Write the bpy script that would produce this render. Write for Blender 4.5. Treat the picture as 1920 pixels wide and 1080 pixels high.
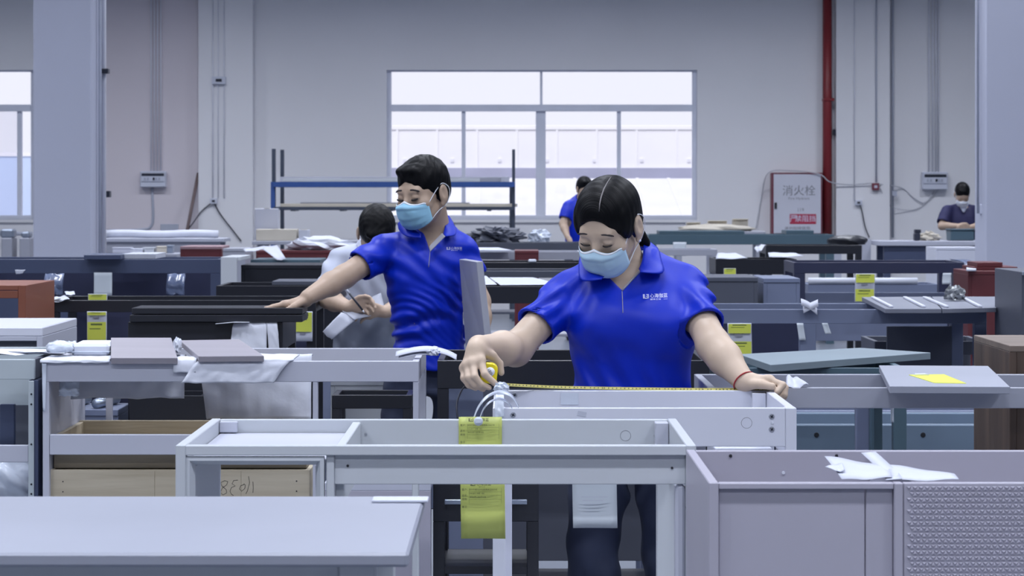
import bpy, bmesh, math, random
import numpy as np
from mathutils import Vector, Matrix

random.seed(7)
sc = bpy.context.scene
for o in list(bpy.data.objects):
    bpy.data.objects.remove(o)
col = sc.collection

# ------------------------------------------------------------------ camera
F, H, YH = 4300.0, 1.47, 370.0          # focal length in px of the 1920 frame, eye height, horizon row
cam_d = bpy.data.cameras.new('camera')
cam_d.sensor_width = 36.0
cam_d.lens = F * 36.0 / 1920.0
cam_d.shift_y = (YH - 540.0) / 1920.0
cam_d.clip_end = 300
cam_d.dof.use_dof = True
cam_d.dof.focus_distance = 5.9
cam_d.dof.aperture_fstop = 14.0
cam = bpy.data.objects.new('camera', cam_d)
cam.location = (0, 0, H)
cam.rotation_euler = (math.radians(90), 0, 0)
col.objects.link(cam)
sc.camera = cam

# ------------------------------------------------------------------ world, sun, exposure
w = bpy.data.worlds.new('overcast_sky')
sc.world = w
w.use_nodes = True
w.node_tree.nodes['Background'].inputs[0].default_value = (0.93, 0.94, 1.0, 1)
w.node_tree.nodes['Background'].inputs[1].default_value = 1.15
sun_d = bpy.data.lights.new('sun', 'SUN')
sun_d.energy = 1.7
sun_d.angle = math.radians(8)
sun = bpy.data.objects.new('sun', sun_d)
sun.rotation_euler = (math.radians(48), 0, math.radians(-12))
sun.location = (0, 0, 20)
col.objects.link(sun)

CEIL = 5.6
LAMP_POWER = 76.0
LAMP_SPREAD = 145.0
LAMP_COL = (0.86, 0.90, 1.0)
LAMPS = []
for iy, yy in enumerate((-1.4, 2.4, 6.2, 10.0, 13.8, 17.6, 21.4, 25.2)):
    for xx in (-6.6, -3.4, -0.2, 3.0, 6.2):
        LAMPS.append((xx, yy))

sc.view_settings.view_transform = 'Standard'
sc.view_settings.look = 'None'
sc.view_settings.gamma = 1.0
sc.view_settings.use_curve_mapping = False
sc.view_settings.exposure = 0.0
sc.cycles.use_denoising = True
sc.cycles.max_bounces = 7
sc.cycles.diffuse_bounces = 4
sc.cycles.glossy_bounces = 3
sc.cycles.transparent_max_bounces = 8
sc.cycles.sample_clamp_indirect = 4.0

# ------------------------------------------------------------------ materials
def lin(c):
    out = []
    for v in c:
        v = v / 255.0
        out.append(v / 12.92 if v <= 0.04045 else ((v + 0.055) / 1.055) ** 2.4)
    return (out[0], out[1], out[2], 1.0)

MATS = {}
def mat(name, c, rough=0.5, var=0.06, scale=6.0, bump=0.0, bscale=60.0, metal=0.0, stretch=(1, 1, 1), spec=0.5, sheen=0.0, c2=None, trans=0.0):
    if name in MATS:
        return MATS[name]
    m = bpy.data.materials.new(name)
    m.use_nodes = True
    nt = m.node_tree
    b = nt.nodes['Principled BSDF']
    tc = nt.nodes.new('ShaderNodeTexCoord')
    mp = nt.nodes.new('ShaderNodeMapping')
    mp.inputs['Scale'].default_value = stretch
    nt.links.new(tc.outputs['Object'], mp.inputs[0])
    n = nt.nodes.new('ShaderNodeTexNoise')
    n.inputs['Scale'].default_value = scale
    n.inputs['Detail'].default_value = 5
    nt.links.new(mp.outputs[0], n.inputs['Vector'])
    r = nt.nodes.new('ShaderNodeValToRGB')
    a = lin(c)
    if c2 is None:
        lo = tuple(v * (1 - var) for v in a[:3]) + (1,)
        hi = tuple(min(1, v * (1 + var)) for v in a[:3]) + (1,)
    else:
        lo, hi = a, lin(c2)
    r.color_ramp.elements[0].position = 0.32
    r.color_ramp.elements[1].position = 0.68
    r.color_ramp.elements[0].color = lo
    r.color_ramp.elements[1].color = hi
    nt.links.new(n.outputs['Fac'], r.inputs[0])
    nt.links.new(r.outputs[0], b.inputs['Base Color'])
    b.inputs['Roughness'].default_value = rough
    b.inputs['Metallic'].default_value = metal
    b.inputs['Specular IOR Level'].default_value = spec
    if sheen:
        b.inputs['Sheen Weight'].default_value = sheen
    if trans:
        b.inputs['Alpha'].default_value = 1 - trans
    if bump:
        n2 = nt.nodes.new('ShaderNodeTexNoise')
        n2.inputs['Scale'].default_value = bscale
        n2.inputs['Detail'].default_value = 4
        nt.links.new(mp.outputs[0], n2.inputs['Vector'])
        bp = nt.nodes.new('ShaderNodeBump')
        bp.inputs['Strength'].default_value = bump
        bp.inputs['Distance'].default_value = 0.004
        nt.links.new(n2.outputs['Fac'], bp.inputs['Height'])
        nt.links.new(bp.outputs[0], b.inputs['Normal'])
    MATS[name] = m
    return m

def wood(name, c, c2, scale=3.0, stretch=(1, 1, 14), rough=0.55):
    m = mat(name, c, rough, scale=scale, stretch=stretch, c2=c2, bump=0.15, bscale=14)
    return m

def glass_mat():
    m = bpy.data.materials.new('window_glass')
    m.use_nodes = True
    nt = m.node_tree
    nt.nodes.clear()
    out = nt.nodes.new('ShaderNodeOutputMaterial')
    mix = nt.nodes.new('ShaderNodeMixShader')
    tr = nt.nodes.new('ShaderNodeBsdfTransparent')
    tr.inputs[0].default_value = (0.97, 0.97, 1.0, 1)
    gl = nt.nodes.new('ShaderNodeBsdfGlossy')
    gl.inputs['Roughness'].default_value = 0.03
    mix.inputs[0].default_value = 0.07
    nt.links.new(tr.outputs[0], mix.inputs[1])
    nt.links.new(gl.outputs[0], mix.inputs[2])
    nt.links.new(mix.outputs[0], out.inputs[0])
    return m

M_WALL = mat('wall_paint', (232, 232, 236), 0.85, 0.03, 0.5, 0.06, 40)
M_WALLWARM = mat('wall_paint_warm', (216, 209, 215), 0.85, 0.035, 0.5, 0.06, 40)
M_COLUMN = mat('column_paint', (182, 186, 204), 0.8, 0.03, 0.8, 0.05, 40)
M_FLOOR = mat('floor_epoxy', (104, 110, 122), 0.35, 0.12, 0.8, 0.05, 20)
M_CEIL = mat('ceiling_sheet', (196, 200, 208), 0.8, 0.04, 0.6)
M_FRAME = mat('window_aluminium', (222, 226, 240), 0.5, 0.04, 3)
M_GLASS = glass_mat()
M_OUTWALL = mat('outside_cladding', (246, 245, 247), 0.8, 0.02, 0.8)
M_OUTBAND = mat('outside_band', (170, 172, 196), 0.8, 0.10, 1.2)
M_OUTROOF = mat('outside_roof', (232, 232, 238), 0.7, 0.04, 1)
M_OUTGROUND = mat('outside_ground', (190, 190, 196), 0.9, 0.06, 0.4)
M_SEA = mat('outside_blue_sheet', (198, 214, 240), 0.7, 0.05, 0.5)
M_WHITE = mat('white_lacquer', (210, 213, 226), 0.32, 0.015, 3)
M_GREY = mat('grey_lacquer', (190, 195, 202), 0.38, 0.02, 3)
M_GREYLT = mat('light_grey_lacquer', (184, 187, 201), 0.38, 0.02, 3)
M_GREYLAV = mat('lavender_grey_lacquer', (168, 166, 180), 0.4, 0.025, 3)
M_GREYR = mat('mid_grey_lacquer', (158, 161, 174), 0.42, 0.025, 3)
M_TABLETOP = mat('worn_grey_table_top', (146, 150, 164), 0.45, 0.05, 2)
M_GREYPANEL = mat('warm_grey_panel', (150, 146, 155), 0.4, 0.05, 2, stretch=(1, 8, 1))
M_BLUEGREY = mat('blue_grey_lacquer', (110, 119, 144), 0.42, 0.04, 3)
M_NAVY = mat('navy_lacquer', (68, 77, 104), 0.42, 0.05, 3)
M_NAVYDK = mat('dark_navy_lacquer', (44, 48, 74), 0.42, 0.05, 3)
M_BLACK = mat('black_lacquer', (31, 33, 41), 0.35, 0.06, 3)
M_CHAR = mat('charcoal_lacquer', (76, 80, 93), 0.45, 0.05, 3)
M_TEAL = mat('teal_lacquer', (70, 92, 105), 0.42, 0.05, 3)
M_TEALTOP = mat('teal_top', (120, 134, 144), 0.5, 0.06, 2)
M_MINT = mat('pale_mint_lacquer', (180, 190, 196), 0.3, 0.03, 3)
M_RED = mat('oxblood_lacquer', (92, 38, 44), 0.5, 0.1, 3)
M_REDTOP = mat('dusty_pink_board', (150, 122, 128), 0.6, 0.06, 3)
M_BROWN = mat('orange_brown_lacquer', (128, 76, 58), 0.45, 0.08, 2, stretch=(1, 1, 6))
M_WALNUT = wood('walnut_veneer', (62, 50, 44), (92, 75, 64), 2.2, (9, 9, 0.6))
M_WALNUTTOP = wood('walnut_top', (104, 92, 84), (124, 110, 100), 2.2, (1, 9, 9))
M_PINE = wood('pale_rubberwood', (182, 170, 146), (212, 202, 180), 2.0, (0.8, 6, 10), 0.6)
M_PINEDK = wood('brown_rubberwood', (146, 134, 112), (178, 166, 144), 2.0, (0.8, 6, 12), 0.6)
M_PAPER = mat('white_paper', (186, 190, 204), 0.8, 0.03, 8)
M_PAPERG = mat('pale_grey_paper', (196, 204, 212), 0.8, 0.03, 8)
M_FOAM = mat('white_foam_sheet', (206, 210, 222), 0.85, 0.03, 8, 0.1, 90)
M_FOAMG = mat('grey_foam_sheet', (186, 190, 202), 0.85, 0.03, 8, 0.1, 90)
M_YELLOW = mat('yellow_tag_card', (204, 212, 84), 0.7, 0.03, 6)
M_YELLOWSLV = mat('yellow_tag_card_sleeved', (194, 204, 112), 0.4, 0.04, 6)
M_INK = mat('black_ink', (40, 44, 44), 0.7, 0.02)
M_INKG = mat('grey_ink', (98, 112, 60), 0.7, 0.02)
M_INKGREY = mat('faded_grey_ink', (130, 132, 142), 0.7, 0.02)
M_PLASTIC = mat('clear_plastic_film', (206, 214, 228), 0.15, 0.05, 12, 0.3, 30)
M_PLASTICB = mat('blue_grey_film', (108, 120, 150), 0.2, 0.08, 12, 0.3, 30)
M_FOIL = mat('crumpled_foil_bag', (130, 134, 138), 0.25, 0.25, 14, 0.4, 30, metal=0.4)
M_STEEL = mat('bare_steel', (158, 168, 184), 0.32, 0.08, 6, metal=0.7)
M_SCREW = mat('dark_screw', (58, 60, 66), 0.4, 0.1, metal=0.6)
M_SCREWLT = mat('nickel_screw', (168, 172, 182), 0.35, 0.05, metal=0.5)
M_CONV = mat('conveyor_blue_steel', (104, 122, 142), 0.45, 0.08, 3)
M_RACK = mat('rack_blue', (44, 76, 138), 0.5, 0.08, 4)
M_RACKDK = mat('rack_dark_steel', (58, 66, 82), 0.5, 0.08, 4)
M_CARD = mat('kraft_card', (190, 184, 172), 0.8, 0.05, 3)
M_PIPE = mat('fire_pipe_red', (132, 40, 46), 0.4, 0.08, 3)
M_FIREDOOR = mat('hydrant_door_white', (206, 208, 220), 0.4, 0.03, 3)
M_FIREFRAME = mat('hydrant_frame_maroon', (122, 54, 70), 0.5, 0.06, 3)
M_STICK = mat('sticker_crimson', (178, 52, 80), 0.5, 0.04, 5)
M_CONDUIT = mat('conduit_grey', (178, 183, 198), 0.5, 0.05, 5)
M_CONDUITW = mat('conduit_white', (222, 224, 234), 0.5, 0.05, 5)
M_BOX = mat('breaker_box_white', (206, 210, 224), 0.4, 0.03, 4)
M_DARK = mat('dark_plastic', (40, 44, 58), 0.4, 0.06, 5)
M_CABLE = mat('cable_grey', (190, 192, 200), 0.6, 0.05, 5)
M_TAPE = mat('tape_case_yellow', (232, 214, 24), 0.35, 0.03, 6)
M_BLADE = mat('tape_blade', (176, 168, 92), 0.35, 0.05, 6)
M_SKIN = mat('skin', (188, 167, 148), 0.5, 0.03, 12, 0.05, 160, c2=(196, 175, 156))
M_SKIN2 = mat('skin_tan', (170, 147, 128), 0.5, 0.03, 12, c2=(178, 154, 136))
M_SCALP = mat('scalp', (120, 116, 118), 0.6, 0.05, 20)
M_BLUE = mat('royal_blue_polo', (0, 38, 178), 0.45, 0.04, 8, 0.05, 340, spec=0.28)
M_NAVYSHIRT = mat('navy_work_shirt', (34, 34, 78), 0.75, 0.06, 8)
M_WHITESHIRT = mat('pale_blue_white_shirt', (178, 184, 202), 0.8, 0.03, 6, 0.1, 300)
M_TROUSER = mat('dark_navy_trousers', (40, 48, 72), 0.8, 0.1, 8, 0.1, 300)
M_TROUSERG = mat('grey_trousers', (122, 130, 148), 0.8, 0.06, 8, 0.1, 300)
M_SHOE = mat('black_shoe', (26, 26, 30), 0.5, 0.1, 8)
M_MASK = mat('mask_pale_blue', (172, 202, 222), 0.75, 0.03, 10)
M_MASKM = mat('mask_sky_blue', (146, 196, 224), 0.7, 0.03, 10)
M_MASKW = mat('mask_white', (222, 226, 236), 0.75, 0.03, 10)
M_THREAD = mat('red_thread', (150, 24, 36), 0.7, 0.05, 30)
M_PIPING = mat('grey_piping', (150, 150, 162), 0.7, 0.05, 10)
M_LOGO = mat('white_print', (214, 218, 240), 0.7, 0.02, 10)

def hair_mat():
    m = mat('black_hair', (8, 9, 13), 0.42, 0.1, 30, spec=0.12)
    nt = m.node_tree
    b = nt.nodes['Principled BSDF']
    at = nt.nodes.new('ShaderNodeAttribute'); at.attribute_name = 'strand'
    n = nt.nodes.new('ShaderNodeTexNoise'); n.noise_dimensions = '1D'
    n.inputs['Scale'].default_value = 420.0; n.inputs['Detail'].default_value = 3
    nt.links.new(at.outputs['Fac'], n.inputs['W'])
    bp = nt.nodes.new('ShaderNodeBump'); bp.inputs['Strength'].default_value = 0.35; bp.inputs['Distance'].default_value = 0.003
    nt.links.new(n.outputs['Fac'], bp.inputs['Height'])
    nt.links.new(bp.outputs[0], b.inputs['Normal'])
    return m
M_HAIR = hair_mat()
M_LASH = mat('dark_lash', (34, 30, 34), 0.7, 0.05)
M_BROW = mat('dark_brow', (46, 42, 46), 0.8, 0.05)
M_EYE = mat('eye_white', (210, 210, 216), 0.3, 0.02)

# ------------------------------------------------------------------ helpers
def P(px, py, Y):
    return Vector(((px - 960.0) * Y / F, Y, H - (py - YH) * Y / F))
def PXX(px, Y):
    return (px - 960.0) * Y / F
def PZ(py, Y):
    return H - (py - YH) * Y / F

def link(name, me, m, parent=None, loc=(0, 0, 0)):
    o = bpy.data.objects.new(name, me)
    col.objects.link(o)
    o.location = loc
    if m is not None and len(me.materials) == 0:
        me.materials.append(m)
    if parent is not None:
        o.parent = parent
    return o

def tag(o, label=None, cat=None, group=None, kind=None):
    if label: o['label'] = label
    if cat: o['category'] = cat
    if group: o['group'] = group
    if kind: o['kind'] = kind
    return o

BOXC = {}
def box_mesh(dx, dy, dz, m, bev=0.0015):
    key = (round(dx, 4), round(dy, 4), round(dz, 4), m.name, bev)
    if key in BOXC:
        return BOXC[key]
    bm = bmesh.new()
    bmesh.ops.create_cube(bm, size=1.0)
    for v in bm.verts:
        v.co.x *= dx; v.co.y *= dy; v.co.z *= dz
    b = min(bev, 0.3 * min(dx, dy, dz))
    if b > 0:
        bmesh.ops.bevel(bm, geom=list(bm.edges), offset=b, segments=1, affect='EDGES')
    me = bpy.data.meshes.new('box')
    bm.to_mesh(me); bm.free()
    me.materials.append(m)
    BOXC[key] = me
    return me

class Thing:
    def __init__(s, name, label, cat, loc=(0, 0, 0), rz=0.0, group=None, kind=None):
        s.o = bpy.data.objects.new(name, None)
        s.o.empty_display_size = 0.05
        col.objects.link(s.o)
        s.o.location = loc
        s.o.rotation_euler = (0, 0, rz)
        if kind != 'structure':
            tag(s.o, label, cat, group, kind)
        else:
            tag(s.o, label, cat, None, kind)
    def box(s, name, x0, x1, y0, y1, z0, z1, m, bev=0.0015, parent=None, rot=None, label=None):
        me = box_mesh(abs(x1 - x0), abs(y1 - y0), abs(z1 - z0), m, bev)
        c = Vector(((x0 + x1) / 2, (y0 + y1) / 2, (z0 + z1) / 2))
        p = parent or s.o
        if parent is not None:
            c = c - parent.location
        o = link(name, me, m, p, c)
        if rot: o.rotation_euler = rot
        if label: o['label'] = label
        return o
    def mesh(s, name, me, m, parent=None, loc=(0, 0, 0), label=None):
        l = Vector(loc)
        p = parent or s.o
        if parent is not None: l = l - parent.location
        o = link(name, me, m, p, l)
        if label: o['label'] = label
        return o

def py_mesh(verts, faces, smooth=False, name='m'):
    me = bpy.data.meshes.new(name)
    me.from_pydata([tuple(v) for v in verts], [], faces)
    me.update()
    if smooth:
        me.polygons.foreach_set('use_smooth', [True] * len(me.polygons))
    return me

def tube_mesh(pts, r, seg=8, closed=False, smooth=True):
    pts = [Vector(p) for p in pts]
    n = len(pts)
    rr = r if isinstance(r, (list, tuple)) else [r] * n
    vs, fs = [], []
    t0 = (pts[1] - pts[0]).normalized()
    up = Vector((0, 0, 1)) if abs(t0.z) < 0.9 else Vector((1, 0, 0))
    nrm = t0.cross(up).normalized()
    for i in range(n):
        if closed:
            t = (pts[(i + 1) % n] - pts[i - 1]).normalized()
        else:
            t = (pts[min(i + 1, n - 1)] - pts[max(i - 1, 0)]).normalized()
        nrm = (nrm - t * nrm.dot(t)).normalized()
        bi = t.cross(nrm)
        for k in range(seg):
            a = 2 * math.pi * k / seg
            vs.append(pts[i] + (nrm * math.cos(a) + bi * math.sin(a)) * rr[i])
    m = n if closed else n - 1
    for i in range(m):
        j = (i + 1) % n
        for k in range(seg):
            k2 = (k + 1) % seg
            fs.append((i * seg + k, i * seg + k2, j * seg + k2, j * seg + k))
    if not closed:
        fs.append(tuple(range(seg - 1, -1, -1)))
        fs.append(tuple((n - 1) * seg + k for k in range(seg)))
    return py_mesh(vs, fs, smooth)

def strip_mesh(pts, width_vec, th):
    """a flat ribbon: polyline pts, width along width_vec, thickness th (real slab)"""
    pts = [Vector(p) for p in pts]
    n = len(pts)
    wv = Vector(width_vec)
    vs, fs = [], []
    for i in range(n):
        t = (pts[min(i + 1, n - 1)] - pts[max(i - 1, 0)]).normalized()
        nn = t.cross(wv).normalized() * th / 2
        for a, b in ((-.5, 1), (.5, 1), (.5, -1), (-.5, -1)):
            vs.append(pts[i] + wv * a + nn * b)
    for i in range(n - 1):
        for k in range(4):
            k2 = (k + 1) % 4
            fs.append((i * 4 + k, i * 4 + k2, i * 4 + 4 + k2, i * 4 + 4 + k))
    fs.append((3, 2, 1, 0)); fs.append(tuple((n - 1) * 4 + k for k in range(4)))
    return py_mesh(vs, fs, True)

def smooth_path(pts, sub=6):
    pts = [Vector(p) for p in pts]
    out = []
    for i in range(len(pts) - 1):
        p0 = pts[max(i - 1, 0)]; p1 = pts[i]; p2 = pts[i + 1]; p3 = pts[min(i + 2, len(pts) - 1)]
        for k in range(sub):
            t = k / sub
            out.append(0.5 * ((2 * p1) + (p2 - p0) * t + (2 * p0 - 5 * p1 + 4 * p2 - p3) * t * t + (3 * p1 - p0 - 3 * p2 + p3) * t ** 3))
    out.append(pts[-1])
    return out

def grid_mesh(fn, nu, nv, th=0.0):
    """fn(u,v)->Vector; with th a second skin gives it thickness"""
    vs = [fn(i / nu, j / nv) for j in range(nv + 1) for i in range(nu + 1)]
    fs = []
    W = nu + 1
    for j in range(nv):
        for i in range(nu):
            fs.append((j * W + i, j * W + i + 1, (j + 1) * W + i + 1, (j + 1) * W + i))
    if th:
        me0 = py_mesh(vs, fs, True)
        nrm = [v.normal.copy() for v in me0.vertices]
        bpy.data.meshes.remove(me0)
        n = len(vs)
        vs2 = [Vector(v) - nn * th for v, nn in zip(vs, nrm)]
        allv = list(vs) + vs2
        f2 = [tuple(reversed([k + n for k in f])) for f in fs]
        rim = []
        edge = [i for i in range(W)] + [j * W + nu for j in range(1, nv + 1)] + [nv * W + i for i in range(nu - 1, -1, -1)] + [j * W for j in range(nv - 1, 0, -1)]
        for a, b in zip(edge, edge[1:] + edge[:1]):
            rim.append((b, a, a + n, b + n))
        return py_mesh(allv, fs + f2 + rim, True)
    return py_mesh(vs, fs, True)

def nz(x, y=0.0, s=0.0):
    return (math.sin(x * 1.7 + y * 2.3 + s) + math.sin(x * 3.1 - y * 1.9 + s * 2.1 + 1.3) * 0.6 + math.sin(x * 5.7 + y * 4.3 + s * 0.7) * 0.35) / 1.95

def crumple_mesh(rx, ry, rz, seed=0, sub=3, amp=0.35, flat=0.6):
    bm = bmesh.new()
    bmesh.ops.create_icosphere(bm, subdivisions=sub, radius=1.0)
    rnd = random.Random(seed)
    sm = amp < .3
    for v in bm.verts:
        d = v.co.normalized()
        k = 1 + amp * nz(d.x * 3.3 + seed, d.y * 3.1, d.z * 4.0) + rnd.uniform(-.09, .09) * (.15 if sm else 1)
        v.co = Vector((d.x * rx * k, d.y * ry * k, max(-rz * flat, d.z * rz * k)))
    me = bpy.data.meshes.new('crumple')
    bm.to_mesh(me); bm.free()
    if sm: me.polygons.foreach_set('use_smooth', [True] * len(me.polygons))
    return me

def text_mesh(s, size, m, align='CENTER', ext=0.0003, squash=1.0):
    cu = bpy.data.curves.new('t', 'FONT')
    cu.body = s
    cu.size = size
    cu.align_x = align
    cu.align_y = 'CENTER'
    cu.extrude = ext
    cu.resolution_u = 2
    o = bpy.data.objects.new('t', cu)
    col.objects.link(o)
    bpy.context.view_layer.update()
    dg = bpy.context.evaluated_depsgraph_get()
    me = bpy.data.meshes.new_from_object(o.evaluated_get(dg))
    bpy.data.objects.remove(o)
    bpy.data.curves.remove(cu)
    for v in me.vertices:                       # stand it up: faces -Y
        v.co = Vector((v.co.x * squash, -v.co.z, v.co.y))
    me.materials.clear()
    me.materials.append(m)
    return me

def join_meshes(parts):
    """list of (mesh, Matrix) -> one mesh (materials kept by first)"""
    vs, fs = [], []
    for me, mx in parts:
        b = len(vs)
        vs += [mx @ v.co for v in me.vertices]
        fs += [tuple(i + b for i in p.vertices) for p in me.polygons]
    return py_mesh(vs, fs)
def T3(x, y, z):
    return Matrix.Translation((x, y, z))
# ------------------------------------------------------------------ the setting
WY = 29.0
def structure(name, boxes, m, bev=0.0):
    bm = bmesh.new()
    for (x0, x1, y0, y1, z0, z1) in boxes:
        mt = Matrix.Translation(((x0 + x1) / 2, (y0 + y1) / 2, (z0 + z1) / 2)) @ Matrix.Diagonal((x1 - x0, y1 - y0, z1 - z0, 1))
        bmesh.ops.create_cube(bm, size=1.0, matrix=mt)
    me = bpy.data.meshes.new(name)
    bm.to_mesh(me); bm.free()
    o = link(name, me, m)
    o['kind'] = 'structure'
    return o

structure('floor', [(-12, 12, -6, WY, -0.2, 0)], M_FLOOR)['label'] = 'grey epoxy factory floor'
structure('ceiling', [(-12.3, 12.3, -6.3, WY + .3, CEIL, CEIL + .2)], M_CEIL)['label'] = 'pale sheet metal factory ceiling'
structure('wall_left', [(-12.3, -12, -6, WY, 0, CEIL)], M_WALL)
structure('wall_right', [(12, 12.3, -6, WY, 0, CEIL)], M_WALL)
structure('wall_front', [(-12.3, 12.3, -6.3, -6, 0, CEIL)], M_WALL)
w1 = (PXX(725, WY), PXX(1307, WY)); z1 = (PZ(412, WY), PZ(131, WY))
w0 = (PXX(-330, WY), PXX(64, WY))
structure('wall_back', [
    (-12.3, w0[0], WY, WY + .3, 0, CEIL), (w0[1], w1[0], WY, WY + .3, 0, CEIL), (w1[1], 12.3, WY, WY + .3, 0, CEIL),
    (w0[0], w0[1], WY, WY + .3, 0, z1[0]), (w0[0], w0[1], WY, WY + .3, z1[1], CEIL),
    (w1[0], w1[1], WY, WY + .3, 0, z1[0]), (w1[0], w1[1], WY, WY + .3, z1[1], CEIL)], M_WALL)
structure('trim_1', [(PXX(197, WY), PXX(372, WY), WY - .012, WY, 0, CEIL)], M_WALLWARM)['label'] = 'pinkish grey strip of plaster wall'
structure('trim_2', [(PXX(372, WY - .18), PXX(474, WY - .18), WY - .18, WY, 0, CEIL)], M_WALL)['label'] = 'pale wall pilaster with conduits'
structure('trim_3', [(PXX(1568, WY - .18), PXX(1668, WY - .18), WY - .18, WY, 0, CEIL)], M_WALL)['label'] = 'pale wall pilaster beside the red pipe'
cl = Thing('wall_column', 'square pale blue-grey column', 'column', kind='structure')
cl.o.name = 'trim_4'
cl.box('shaft', -3.55, -3.115, 17.0, 17.55, 0, CEIL, M_COLUMN, .01)
cl.o['label'] = 'square pale blue-grey column by the left window'
cr = Thing('trim_5', 'square pale blue-grey column cut off by the right edge', 'column', kind='structure')
cr.box('shaft', 3.717, 4.3, 18.0, 18.42, 0, CEIL, M_COLUMN, .01)
for c_ in (cl, cr):
    if 'category' in c_.o: del c_.o['category']

def window(name, label, x0, x1, za, zb, split_z, mull):
    o = bpy.data.objects.new(name, None); col.objects.link(o)
    o.location = ((x0 + x1) / 2, WY, za)
    o['kind'] = 'structure'; o['label'] = label
    t = Thing.__new__(Thing); t.o = o
    W = (x1 - x0) / 2; Hh = zb - za
    fw, d0, d1 = .055, .06, .14
    t.box('frame_rail', -W, W, d0, d1, 0, fw, M_FRAME)
    t.box('frame_rail', -W, W, d0, d1, Hh - .02, Hh, M_FRAME)
    t.box('frame_stile', -W, -W + fw, d0, d1, fw, Hh - .02, M_FRAME)
    t.box('frame_stile', W - fw, W, d0, d1, fw, Hh - .02, M_FRAME)
    zs = split_z - za
    t.box('transom', -W + fw, W - fw, d0 - .03, d1, zs - .05, zs + .035, M_FRAME)
    edges = [-W + fw] + [m_[0] - (x0 + x1) / 2 for m_ in mull] + [W - fw]
    for (mx, mw) in mull:
        c = mx - (x0 + x1) / 2
        t.box('mullion', c - mw / 2, c + mw / 2, d0 + .005, d1, fw, zs - .05, M_FRAME)
    for a, b in zip(edges[:-1], edges[1:]):
        t.box('pane', a, b, .098, .104, fw, zs - .05, M_GLASS, 0)
    return t, W, Hh, zs
spl = PZ(201, WY)
t, W, Hh, zs = window('window_1', 'wide aluminium window with four sliding panes behind the workers', w1[0], w1[1], z1[0], z1[1], spl,
                      [(PXX(869, WY), .05), (PXX(1014, WY), .125), (PXX(1161, WY), .05)])
cx = PXX(1015, WY) - (w1[0] + w1[1]) / 2
t.box('mullion', cx - .016, cx + .016, .065, .14, zs + .035, Hh - .02, M_FRAME)
t.box('pane', -W + .055, cx - .016, .098, .104, zs + .035, Hh - .02, M_GLASS, 0)
t.box('pane', cx + .016, W - .055, .098, .104, zs + .035, Hh - .02, M_GLASS, 0)
t.box('window_sill', -W - .02, W + .02, -.03, .06, -.035, 0, M_WALL)
t, W, Hh, zs = window('window_2', 'aluminium window cut off by the left edge', w0[0], w0[1], z1[0], z1[1], spl,
                      [(PXX(34, WY), .055), (PXX(-130, WY), .125), (PXX(-230, WY), .05)])
t.box('pane', -W + .055, W - .055, .098, .104, zs + .035, Hh - .02, M_GLASS, 0)
t.box('window_sill', -W - .02, W + .02, -.03, .06, -.035, 0, M_WALL)

# outside, seen through the panes
g = structure('outside_ground', [(-60, 60, WY + 1.0, 120, -.6, -.5)], M_OUTGROUND)
OY = 46.0
tb = Thing('factory_building', 'white clad factory building seen through the wide window', 'building', (1.5, OY, -.5))
zz = lambda py, Y=OY: PZ(py, Y) + .5
tb.box('wall', -9, 12, 0, 6, 0, zz(238), M_OUTWALL, 0)
tb.box('eave', -9, 12, -.04, 0, zz(238) - .06, zz(238) + .03, M_OUTWALL, .01)
tb.box('grey_band', -9, 12, -.12, 0, zz(337), zz(315), M_OUTBAND, 0)
for k in range(16):
    x = -6.2 + k * .8
    tb.box('rib', x - .02, x + .02, -.035, 0, zz(315), zz(240), M_OUTWALL, 0)
for k in range(12):
    x = -4.6 + k * .95
    tb.box('vent_spot', x - .035, x + .035, -.03, 0, zz(304), zz(298), M_OUTROOF, 0)
RY = 38.0
tr = Thing('shed_roof', 'white corrugated shed roof low outside the wide window', 'roof', (1.2, RY, PZ(450, RY)))
sl = math.atan2(PZ(336, 44) - PZ(450, RY), 6.0)
ln = 6.0 / math.cos(sl)
pn = tr.box('roof_sheet', -7, 9, 0, ln, -.03, 0, M_OUTROOF, 0)
pn.location = (1, 3.0, (PZ(336, 44) - PZ(450, RY)) / 2)
pn.rotation_euler = (sl, 0, 0)
for k in range(26):
    x = -6 + k * .6
    r_ = tr.box('rib', x - .03, x + .03, 0, ln, 0, .03, M_OUTROOF, 0)
    r_.location = (x, 3.0, (PZ(336, 44) - PZ(450, RY)) / 2 + .015)
    r_.rotation_euler = (sl, 0, 0)
for k in range(3):
    tr.box('post', -6 + k * 6.5, -5.8 + k * 6.5, .2, .4, -PZ(450, RY) - .5, -.02, M_OUTBAND, 0)
tw = Thing('blue_sheet_fence', 'pale blue sheet fence outside the left window', 'fence', (-9.5, 40, -.5))
tw.box('panel', -3, 3, 0, .1, 0, PZ(293, 40) + .5, M_SEA, 0)
tw.box('cap', -3, 3, -.03, .13, PZ(293, 40) + .5, PZ(291, 40) + .55, M_OUTWALL, 0)

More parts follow.
